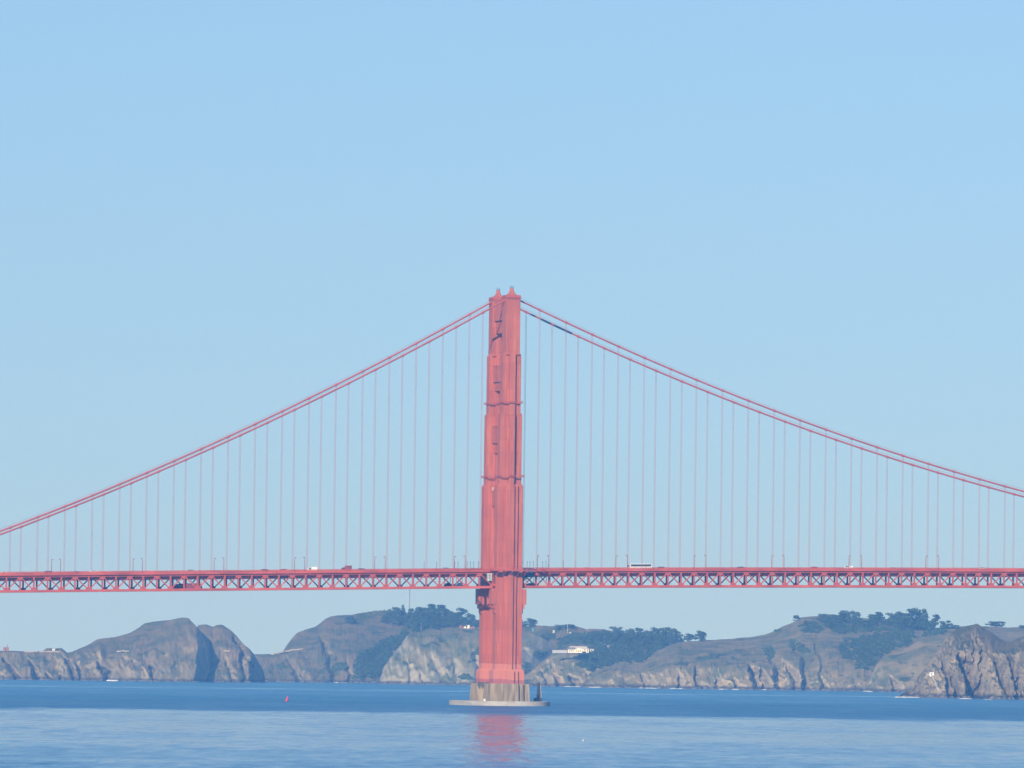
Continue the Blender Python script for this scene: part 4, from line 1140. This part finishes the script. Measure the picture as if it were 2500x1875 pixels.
GRASS = leaf_mat('grass_blade', (0.06, 0.10, 0.03), (0.08, 0.13, 0.04), (0.11, 0.15, 0.05))
def brush(name, label, polys, size=(2.0, 4.5), per=0.030, dmin=0, leaf=0.75, m_=None):
    """shrub canopy that covers pixel polygons of the slopes, one mass"""
    V, Fc, base = [], [], 0
    r_ = np.random.default_rng(len(name) + int(polys[0][0][0]))
    for poly in polys:
        P = np.array(poly, float)
        x0, y0 = P.min(0); x1, y1 = P.max(0)
        area = (x1 - x0) * (y1 - y0)
        for _ in range(int(area * per)):
            x, y = r_.uniform(x0, x1), r_.uniform(y0, y1)
            ins = False
            for (xa, ya), (xb, yb) in zip(P, np.roll(P, -1, 0)):
                if (ya > y) != (yb > y) and x < (xb - xa) * (y - ya) / (yb - ya) + xa: ins = not ins
            if not ins: continue
            g = ground(x, y, dmin)
            s = r_.uniform(*size)
            v, f = leaf_cloud([(0, 0, .35 * s), (.4 * s, 0, .25 * s), (-.35 * s, .2 * s, .3 * s)], [(s * .7, s * .7, s * .6), (s * .5, s * .5, s * .4), (s * .5, s * .5, s * .45)], 46, leaf, r_)
            V.append(v + np.array([g.x, g.y - 0.5, g.z])); Fc.append(f + base); base += len(v)
    o = link(name, np_mesh(name, np.concatenate(V), np.concatenate(Fc), m_ or SHRUB))
    return tag(o, label, 'brush', kind='stuff')
brush('brush', 'dense dark brush filling the gully beside the pale cliff', [[(865, 1628), (880, 1600), (905, 1590), (940, 1566), (985, 1546), (1000, 1546), (994, 1556), (965, 1592), (936, 1630), (934, 1648), (910, 1655), (870, 1650)],
      [(1000, 1536), (1040, 1530), (1036, 1541), (1006, 1545)]], (2.5, 5.0), 0.07, 4300, 0.8, LEAF)
brush('brush', 'dense dark brush on the slope around the white house', [[(1432, 1592), (1460, 1572), (1500, 1566), (1600, 1566), (1650, 1568), (1620, 1580), (1600, 1594), (1575, 1613), (1558, 1620), (1512, 1617), (1486, 1624), (1440, 1640), (1408, 1625), (1415, 1608)],
      [(1363, 1565), (1376, 1555), (1420, 1550), (1470, 1545), (1480, 1570), (1440, 1576), (1400, 1574), (1366, 1576)], [(1322, 1558), (1340, 1550), (1360, 1552), (1352, 1562), (1330, 1567)]], (2.5, 4.8), 0.06, 0, 0.8, LEAF)
brush('brush', 'dense green brush on the upper slope of the tan hill', [[(2050, 1590), (2062, 1566), (2100, 1556), (2170, 1550), (2225, 1545), (2236, 1562), (2215, 1578), (2180, 1590), (2150, 1604), (2140, 1622), (2110, 1640), (2088, 1636), (2095, 1616), (2060, 1614)],
      [(1952, 1530), (1970, 1522), (2004, 1526), (2010, 1544), (1985, 1550), (1960, 1545)], [(2020, 1536), (2060, 1530), (2110, 1532), (2150, 1536), (2230, 1540), (2225, 1547), (2150, 1545), (2050, 1549), (2025, 1546)], [(2250, 1548), (2300, 1540), (2312, 1546), (2290, 1552), (2254, 1558)]], (2.4, 4.6), 0.055, 3000, 0.8, LEAF)
brush('brush', 'scattered dark bushes on the lower brown and grey slopes', [[(808, 1640), (820, 1622), (845, 1622), (848, 1632), (830, 1640), (818, 1648)], [(674, 1628), (690, 1622), (702, 1630), (690, 1636)], [(1300, 1600), (1316, 1590), (1338, 1592), (1330, 1604), (1308, 1610)],
      [(1272, 1632), (1282, 1618), (1296, 1622), (1296, 1640), (1284, 1648), (1272, 1644)], [(1118, 1660), (1126, 1654), (1146, 1652), (1160, 1662)], [(1146, 1620), (1158, 1590), (1172, 1584), (1170, 1600), (1152, 1620)], [(855, 1652), (880, 1650), (884, 1658), (860, 1660)],
      [(1700, 1612), (1740, 1600), (1790, 1598), (1760, 1606), (1712, 1618)], [(1862, 1585), (1876, 1578), (1890, 1588), (1892, 1610), (1876, 1612)], [(1930, 1562), (1945, 1566), (1960, 1580), (1975, 1592), (1968, 1598), (1940, 1590), (1928, 1578)], [(1884, 1545), (1904, 1538), (1906, 1544), (1888, 1548)]], (1.8, 3.6), 0.07, 0)

brush('grass', 'bright green grass on the brow of the brown ridge and the tan hill', [[(868, 1504), (900, 1496), (952, 1490), (958, 1496), (930, 1504), (890, 1514), (872, 1516)], [(2120, 1538), (2140, 1528), (2170, 1526), (2180, 1534), (2160, 1544), (2130, 1546)], [(1318, 1531), (1350, 1532), (1380, 1530), (1400, 1540), (1372, 1545), (1340, 1537)]], (0.8, 1.5), 0.10, 0, 0.5, GRASS)

# ------------------------------------------------------------------ houses, huts, mast and poles on the hills
def gable(m, x0, x1, y0, y1, z0, z1, zr, along='x'):
    if along == 'x':
        ym = (y0 + y1) / 2
        return m.add([(x0, y0, z0), (x1, y0, z0), (x1, y1, z0), (x0, y1, z0), (x0, y0, z1), (x1, y0, z1), (x1, y1, z1), (x0, y1, z1), (x0, ym, zr), (x1, ym, zr)],
                     [(0, 1, 5, 4), (1, 2, 6, 9, 5), (2, 3, 7, 6), (3, 0, 4, 8, 7), (4, 5, 9, 8), (6, 7, 8, 9), (3, 2, 1, 0)])
    xm = (x0 + x1) / 2
    return m.add([(x0, y0, z0), (x1, y0, z0), (x1, y1, z0), (x0, y1, z0), (x0, y0, z1), (x1, y0, z1), (x1, y1, z1), (x0, y1, z1), (xm, y0, zr), (xm, y1, zr)],
                 [(0, 1, 5, 8, 4), (1, 2, 6, 5), (2, 3, 7, 9, 6), (3, 0, 4, 7), (4, 8, 9, 7), (5, 6, 9, 8), (3, 2, 1, 0)])
def roof_slab(m, x0, x1, y0, y1, z1, zr, along='x', o=0.4, t=0.25):
    if along == 'x':
        ym = (y0 + y1) / 2
        for ya, yb in ((y0 - o, ym), (y1 + o, ym)):
            za = z1 - o * (zr - z1) / (ym - y0)
            m.add([(x0 - o, ya, za + .02), (x1 + o, ya, za + .02), (x1 + o, yb, zr + .02), (x0 - o, yb, zr + .02), (x0 - o, ya, za + t), (x1 + o, ya, za + t), (x1 + o, yb, zr + t), (x0 - o, yb, zr + t)],
                  [(0, 1, 2, 3), (7, 6, 5, 4), (0, 4, 5, 1), (1, 5, 6, 2), (2, 6, 7, 3), (3, 7, 4, 0)])
    else:
        xm = (x0 + x1) / 2
        for xa, xb in ((x0 - o, xm), (x1 + o, xm)):
            za = z1 - o * (zr - z1) / (xm - x0)
            m.add([(xa, y0 - o, za + .02), (xa, y1 + o, za + .02), (xb, y1 + o, zr + .02), (xb, y0 - o, zr + .02), (xa, y0 - o, za + t), (xa, y1 + o, za + t), (xb, y1 + o, zr + t), (xb, y0 - o, zr + t)],
                  [(0, 1, 2, 3), (7, 6, 5, 4), (0, 4, 5, 1), (1, 5, 6, 2), (2, 6, 7, 3), (3, 7, 4, 0)])
    return m
ROOFW = mat('pale_roof', (0.55, 0.52, 0.47), 0.7, 0.1)
ROOFG = mat('grey_roof', (0.22, 0.20, 0.19), 0.8, 0.1)

def site(x, y, D):
    """where the building at pixel x, y (its base) stands; also the pixel scale there"""
    q = px(x, y, D)
    return q, F_PX / D
# white station house: a long wing with a gabled front, rear roofs, a yard wall and side sheds
q, sc = site(1403, 1592.3, 8630)
h = empty('white_house', (q.x, q.y, q.z - 0.8))
tag(h, 'white gabled station house standing on the level cliff top', 'house')
def pw(x): return (x - 1403) / sc
w1 = gable(MB(), pw(1386), pw(1404), 0, 9, 0, 4.0, 6.0, 'x').build('wall', CREAM, h)
w2 = gable(MB(), pw(1404), pw(1421), -1.2, 9.5, 0, 4.2, 6.3, 'y').build('wall', CREAM, h)
roof_slab(MB(), pw(1386), pw(1404), 0, 9, 4.0, 6.0, 'x').build('roof', ROOFG, h)
roof_slab(MB(), pw(1404), pw(1421), -1.2, 9.5, 4.2, 6.3, 'y').build('roof', ROOFG, h)
for xx in (1389, 1393.5, 1398):
    wdw = MB().box(pw(xx), pw(xx + 2.0), -0.10, 0.06, 1.6, 3.0).build('window', GLASS, h)
    MB().box(pw(xx) - .1, pw(xx + 2.0) + .1, -0.16, 0.0, 1.4, 1.58).build('sill', WHITE, wdw)
for xx in (1407, 1416):
    MB().box(pw(xx), pw(xx + 2.0), -1.30, -1.14, 1.6, 3.0).build('window', GLASS, h)
MB().box(pw(1411.6), pw(1413.4), -1.30, -1.14, 0.8, 3.1).build('door', RUSTROOF, h)
q2, _ = site(1412, 1588.0, 8662)
h2 = empty('long_shed', (q2.x, q2.y, q2.z - 1.0))
tag(h2, 'long pale roofed shed behind the white station house', 'shed')
gable(MB(), -9.5, 9.5, 0, 7, 0, 3.2, 5.4, 'x').build('wall', CREAM, h2)
roof_slab(MB(), -9.5, 9.5, 0, 7, 3.2, 5.4, 'x').build('roof', ROOFW, h2)
for k in range(5): MB().box(-8 + 3.6 * k, -6.6 + 3.6 * k, -.08, .06, 1.3, 2.5).build('window', GLASS, h2)
def hut(x, y, D, w, hgt, wall, roof, label, name='hut', ridge=0.9, dep=4.0):
    q, s_ = site(x, y, D)
    g = ground(x, y, D - 4250 - 160)
    q = g if abs(g.y + 4250 - D) < 260 else q
    r = empty(name, (q.x, q.y, q.z - 0.7))
    tag(r, label, 'hut' if name == 'hut' else name.split('_')[-1])
    gable(MB(), -w / 2, w / 2, -dep / 2, dep / 2, 0, hgt + .7, hgt + .7 + ridge, 'x').build('wall', wall, r)
    roof_slab(MB(), -w / 2, w / 2, -dep / 2, dep / 2, hgt + .7, hgt + .7 + ridge, 'x', .25, .15).build('roof', roof, r)
    MB().box(-w * .12, w * .12, -dep / 2 - .07, -dep / 2 + .05, .7, hgt + .3).build('door', GLASS, r)
    return r
hut(1434, 1592, 8630, 3.2, 3.2, CREAM, ROOFW, 'small cream shed right beside the white station house', 'small_shed')
hut(1445, 1591, 8640, 4.5, 2.0, WHITE, ROOFW, 'low white shed past the cream shed by the station house', 'small_shed')
q, sc = site(1366, 1593, 8635)
yw = empty('yard_wall', (q.x, q.y, q.z - 0.6))
tag(yw, 'low grey green yard wall leading up to the white house', 'wall')
MB().box(-8.0, 8.0, -.2, .2, 0, 3.0).build('wall_panel', GREYM, yw)
for k in range(7): MB().box(-8.1 + 2.68 * k, -7.8 + 2.68 * k, -.3, .3, 0, 3.25).build('post', GREYM, yw)
MB().box(-8.1, 8.1, -.26, .26, 3.0, 3.12).build('coping', WHITE, yw)
hut(1139, 1533, 8880, 6.4, 3.0, WHITE, WHITE, 'bright white block house on the pale cliff top', 'block_house', .25, 6)
hut(1127, 1533.5, 8876, 4.6, 2.1, RUSTROOF, RUSTROOF, 'low rust brown shed against the bright white block house', 'small_shed')
hut(1153, 1534, 8878, 5.0, 1.4, RUSTROOF, RUSTROOF, 'very low brown annex on the far side of the bright white block house', 'small_shed', .3)
hut(1476, 1580.5, 9100, 2.6, 1.6, WHITE, WHITE, 'tiny white hut among the dark brush', 'hut', .4, 3)
hut(1486, 1581.5, 9100, 2.2, 1.5, CREAM, WHITE, 'tiny cream hut next to the white hut in the brush', 'hut', .4, 3)
hut(1351.6, 1544.5, 9250, 2.1, 2.2, CREAM, CREAM, 'tiny cream hut on the bare brown slope', 'hut', .3, 2.5)
TEAL = mat('teal_paint', (0.05, 0.42, 0.45), 0.5, 0.1)
hut(1301.7, 1543, 9250, 1.8, 2.4, TEAL, TEAL, 'tiny teal hut on the brown slope by the tower', 'hut', .8, 2.2)
hut(1393, 1550, 9200, 2.2, 1.5, GREYM, WHITE, 'tiny grey hut above the brush line', 'hut', .4, 2.5)
hut(15, 1589.5, 8572, 6.0, 3.0, RUSTROOF, RUSTROOF, 'pinkish brown hut on the flat cliff top beyond the side span', 'hut', 1.0, 5)
MB().lathe([(0.5, 0), (0.5, 7.2), (0.35, 7.4)], 8).build('stack', RUSTROOF, bpy.data.objects['hut'] if False else [o for o in bpy.data.objects if o.get('label', '').startswith('pinkish')][0], loc=(1.2, 0.5, 0))
hut(130.5, 1588, 8565, 3.0, 1.6, WHITE, WHITE, 'small white hut on the little knoll beyond the side span', 'hut', .3, 3)
# hut and rail on the rocky point
hut(2273.5, 1650.5, 6500, 3.7, 2.7, WHITE, WHITE, 'white fog signal hut on the side of the rocky point', 'hut', .35, 3.5)
g0, g1 = ground(2274, 1652), ground(2292, 1690)
ch = empty('supply_chute', tuple(g0))
tag(ch, 'pale supply chute running down the rock below the white hut', 'chute')
pts = []
for k in range(9):
    f = k / 8
    g = ground(2274 + 18 * f, 1652 + 38 * f)
    pts.append(Vector((g.x, g.y - 1.6, g.z + 1.0)) - g0)
for dx in (-.35, .35):
    MB().tube([p + Vector((dx, 0, 0)) for p in pts], 0.16, 6).build('rail', WHITE, ch)
for p in pts[::1]:
    MB().box(p.x - .14, p.x + .14, p.y + .1, p.y + 2.6, p.z - 2.4, p.z - .1).build('support', GREYM, ch)
g = ground(2280, 1646)
mp_ = empty('light_pole', (g.x, g.y - .3, g.z - .5)); tag(mp_, 'small pale light pole beside the white hut on the rocky point', 'pole')
MB().lathe([(.14, 0), (.10, 4.6)], 6).build('post', GREYM, mp_); MB().lathe([(.3, 4.5), (.38, 4.7), (.38, 5.3), (.1, 5.5)], 8).build('lamp', TEAL, mp_)
g = ground(2266, 1650)
fe = empty('guard_rail', (g.x, g.y - .2, g.z - .4)); tag(fe, 'short white guard rail in front of the hut on the rocky point', 'rail')
for k in range(4): MB().box(-1.6 + k, -1.45 + k, -.08, .08, 0, 1.9).build('post', WHITE, fe)
for zz in (1.0, 1.8): MB().box(-1.65, 1.6, -.05, .05, zz - .07, zz + .07).build('bar', WHITE, fe)

# radio mast on the ridge
g = ground(1000, 1498, 4300)
mast = empty('radio_mast', (g.x, g.y, g.z - 1)); tag(mast, 'tall thin grey lattice radio mast rising from the grove', 'radio mast')
H = 34.0
MASTM = mat('mast_grey', (0.16, 0.17, 0.18), 0.6, 0.1)
for sx, sy in ((-.42, -.42), (.42, -.42), (0, .5)):
    MB().tube([(sx, sy, 0), (sx * .8, sy * .8, H)], 0.15, 5).build('mast_leg', MASTM, mast)
lt = MB()
for k in range(17):
    z = 2.0 * k
    lt.beam((-.4, -.4, z), (.4, -.4, z + 2), .07, .07); lt.beam((.4, -.4, z), (0, .5, z + 2), .07, .07); lt.beam((0, .5, z), (-.4, -.4, z + 2), .07, .07)
lt.build('lattice', GREYM, mast)
for z, dx in ((21.5, -2.0), (11.0, -2.2), (17.5, -1.2)):
    MB().lathe([(.1, z - .6), (.75 if z != 17.5 else .35, z - .4), (.75 if z != 17.5 else .35, z + .5), (.1, z + .8)], 8, (dx, -.3)).build('antenna', WHITE, mast)
    MB().beam((dx, -.3, z), (-.3, -.3, z), .1, .1).build('antenna_arm', GREYM, mast)
for x, yt, yb, lab in ((1386, 1523, 1545, 'pale tall utility pole on the rounded brown skyline'), (1433, 1535, 1545, 'short pale utility pole on the skyline dip'), (1028, 1521, 1539, 'white utility pole at the front edge of the ridge grove'), (1521, 1548, 1564, 'white utility pole in the grove above the white house'), (1772, 1548, 1561, 'thin pole on the bare skyline of the tan hill')):
    g = ground(x, yb, 0)
    q = px(x, yt, g.y + 4250)
    u = empty('utility_pole', (q.x, g.y - 4, g.z - .5)); tag(u, lab, 'pole')
    hh = q.z - g.z + .5
    MB().lathe([(.22, 0), (.16, hh)], 6).build('post', WHITE, u)
    MB().box(-.9, .9, -.08, .08, hh - 1.0, hh - .8).build('crossarm', GREYM, u)

# roads cut into the headland
def road(name, pts, label, w=3.0):
    m = MB()
    V = []
    for (xa, ya), (xb, yb) in zip(pts[:-1], pts[1:]):
        n_ = max(2, int(abs(xb - xa) / 4))
        for k in range(n_):
            f = k / n_
            V.append(ground(xa + (xb - xa) * f, ya + (yb - ya) * f))
    ys = [p.y for p in V]
    for k in range(len(V)):
        ys[k] = min(p.y for p in V[max(0, k - 2):k + 3])
    for k in range(len(V) - 1):
        a, b = V[k], V[k + 1]
        m.add([(a.x, ys[k] - 2.0, a.z - .9), (b.x, ys[k + 1] - 2.0, b.z - .9), (b.x, ys[k + 1] - 1.4, b.z + .45), (a.x, ys[k] - 1.4, a.z + .45), (a.x, ys[k] + 7, a.z + .7), (b.x, ys[k + 1] + 7, b.z + .7)], [(0, 1, 2, 3), (3, 2, 5, 4)])
    o = m.build(name, mat('road_cut', (0.36, 0.31, 0.23), 0.95, 0.2, (.1, .1, .1)))
    tag(o, label, 'road', kind='structure')
road('road', [(60, 1591.5), (104, 1591), (150, 1591)], 'pale cut road along the flat cliff top')
road('road', [(284, 1591), (300, 1590.5), (325, 1590.5)], 'pale cut road on the brown hill')
road('road', [(545, 1591.5), (566, 1591)], 'short pale road cut on the steep hill')
road('road', [(660, 1598), (690, 1592.5), (720, 1587), (746, 1583.5)], 'pale road climbing from the saddle')

# boulders at the foot of the cliffs
r_ = np.random.default_rng(11)
bm_ = MB()
for xs_, PX_, PY_, X_, Y_, Z_, jr_ in SPURS:
    n_ = int((xs_[-1] - xs_[0]) / 3.2)
    for _ in range(n_):
        i = r_.integers(4, len(xs_) - 4)
        j = int(np.argmin(np.abs(Z_[:12, i])))
        c = np.array([X_[j, i], Y_[j, i] - r_.uniform(0, 5), 0.0])
        w, h_ = r_.uniform(0.8, 3.4), r_.uniform(0.5, 2.6) * r_.random() ** .5
        ring = lambda f, z: [(c[0] + w * f * math.cos(a) * r_.uniform(.6, 1.25), c[1] + 1.6 * f * math.sin(a) * r_.uniform(.7, 1.3), z) for a in np.linspace(0, 6.283, 7)[:-1]]
        bm_.loft([ring(1, -.6), ring(.95, h_ * .45), ring(.5, h_)])
tag(bm_.build('boulders', mat('wet_rock', (0.12, 0.105, 0.085), 0.8, 0.4, (.3, .3, .3))), 'dark boulders scattered along the foot of the sea cliffs', 'boulders', kind='stuff')

# surf along the rocks
sv, sf, sb = [], [], 0
r_ = np.random.default_rng(5)
FOAM = mat('sea_foam', (0.78, 0.80, 0.80), 0.9, 0.05)
def surf(x0, x1, y, n_, hgt=1.0):
    global sb
    for _ in range(n_):
        x = r_.uniform(x0, x1)
        v_ = fw + rt * ((x - 1250.0) / F_PX) + up * ((937.5 - y - r_.uniform(-.6, .6)) / F_PX)
        p = CAM + v_ * (-CAM.z / v_.z)
        for xs_, PX_, PY_, X_, Y_, Z_, jr_ in SPURS:          # keep it on the sea side of the rocks
            if xs_[0] + 3 < x < xs_[-1] - 3:
                i = int(round((x - xs_[0]) / (xs_[1] - xs_[0])))
                ys_ = Y_[int(np.argmin(np.abs(Z_[:12, i]))), i] - r_.uniform(4, 14)
                if p.y > ys_: p = Vector((p.x * (ys_ + 4250) / (p.y + 4250), ys_, 0))
        w, hh = r_.uniform(1.2, 4.5), hgt * r_.uniform(.4, 1.1)
        ring = [(p.x + w * math.cos(a) * r_.uniform(.7, 1.2), p.y + 3 * math.sin(a), -.1) for a in np.linspace(0, 2 * math.pi, 9)[:-1]]
        top = [(p.x + w * .55 * math.cos(a) * r_.uniform(.5, 1.2), p.y + 1.6 * math.sin(a), hh * r_.uniform(.6, 1.1)) for a in np.linspace(0, 2 * math.pi, 9)[:-1]]
        k = sb
        sv.extend(ring + top); sf.extend([(k + i, k + (i + 1) % 8, k + 8 + (i + 1) % 8, k + 8 + i) for i in range(8)] + [tuple(k + 8 + i for i in range(8))])
        sb += 16
for a in ((258, 286, 1662, 26, 1.3), (626, 634, 1663.5, 5, 1.2), (1380, 1420, 1675, 18, .8), (1440, 1466, 1676, 14, .8), (1564, 1606, 1678, 12, .7), (1640, 1664, 1678.5, 10, .6), (1755, 1775, 1681, 6, .8), (1790, 1800, 1681, 4, .7), (1864, 1870, 1682, 4, .9),
          (2190, 2238, 1702.5, 26, .55), (2342, 2370, 1706, 10, .55), (820, 845, 1666, 6, .6), (2110, 2124, 1686.5, 6, .6), (2405, 2440, 1708.5, 4, .3)):
    surf(*a)
m = MB(); m.add(sv, sf)
tag(m.build('surf', FOAM), 'white surf breaking along the foot of the headlands', 'surf', kind='stuff')

# ------------------------------------------------------------------ on the water
def on_water(x, y):
    v_ = fw + rt * ((x - 1250.0) / F_PX) + up * ((937.5 - y) / F_PX)
    return CAM + v_ * (-CAM.z / v_.z)
BUOY = mat('buoy_red', (0.62, 0.03, 0.05), 0.4, 0.1)
p = on_water(699, 1712)
b = empty('channel_buoy', (p.x, p.y, 0)); tag(b, 'bright red tilted channel buoy floating on the dark water', 'buoy')
b.rotation_euler = (0.05, R(17), 0)
MB().lathe([(.5, -.6), (.85, -.3), (.95, .3), (.9, .75), (.6, .95)], 14).build('float_hull', BUOY, b)
MB().lathe([(.55, .94), (.42, 2.3), (.5, 2.4), (.25, 3.1)], 12).build('tower_cone', BUOY, b)
MB().lathe([(.12, 3.05), (.16, 3.3), (.05, 3.5)], 8).build('lantern', GLASS, b)
p = on_water(1423, 1808)
bd = empty('sea_bird', (p.x, p.y, 0)); tag(bd, 'small white breasted sea bird resting on the calm water', 'bird')
MB().loft([[(c * rx + ox, s_ * ry, z * 1.0) for c, s_ in [(math.cos(2 * math.pi * k / 12), math.sin(2 * math.pi * k / 12)) for k in range(12)]] for rx, ry, z, ox in ((.18, .10, -.06, 0), (.34, .17, .04, 0), (.36, .17, .14, .02), (.26, .13, .24, .06), (.10, .06, .30, .12))]).build('body', WHITE, bd, smooth=True)
MB().tube([(-.22, 0, .14), (-.28, 0, .30), (-.27, 0, .44), (-.33, 0, .50), (-.46, 0, .48)], [.10, .075, .07, .085, .015], 8).build('head', DARK, bd, smooth=True)
MB().loft([[(-.05, -.18, .16), (.48, -.04, .22), (.40, .0, .30), (-.05, -.02, .33)], [(-.05, .18, .16), (.48, .04, .22), (.40, .0, .30), (-.05, .02, .33)]]).build('folded_wings', DARK, bd)

# ------------------------------------------------------------------ haze
def haze():
    m = bpy.data.materials.new('haze')
    m.use_nodes = True
    n, l = m.node_tree.nodes, m.node_tree.links
    n.remove(n['Principled BSDF'])
    v = n.new('ShaderNodeVolumePrincipled')
    v.inputs['Color'].default_value = (0.18, 0.48, 1.0, 1)
    v.inputs['Absorption Color'].default_value = (1, 1, 1, 1)
    v.inputs['Density'].default_value = 0.76e-4
    v.inputs['Anisotropy'].default_value = 0.0
    l.new(v.outputs[0], n['Material Output'].inputs['Volume'])
    o = MB().box(-15500, 15500, -5700, 15500, -8, 262).build('haze', m)
    tag(o, kind='stuff')
    o['label'] = 'thin blue haze over the bay and the hills'
    o['category'] = 'haze'
haze()
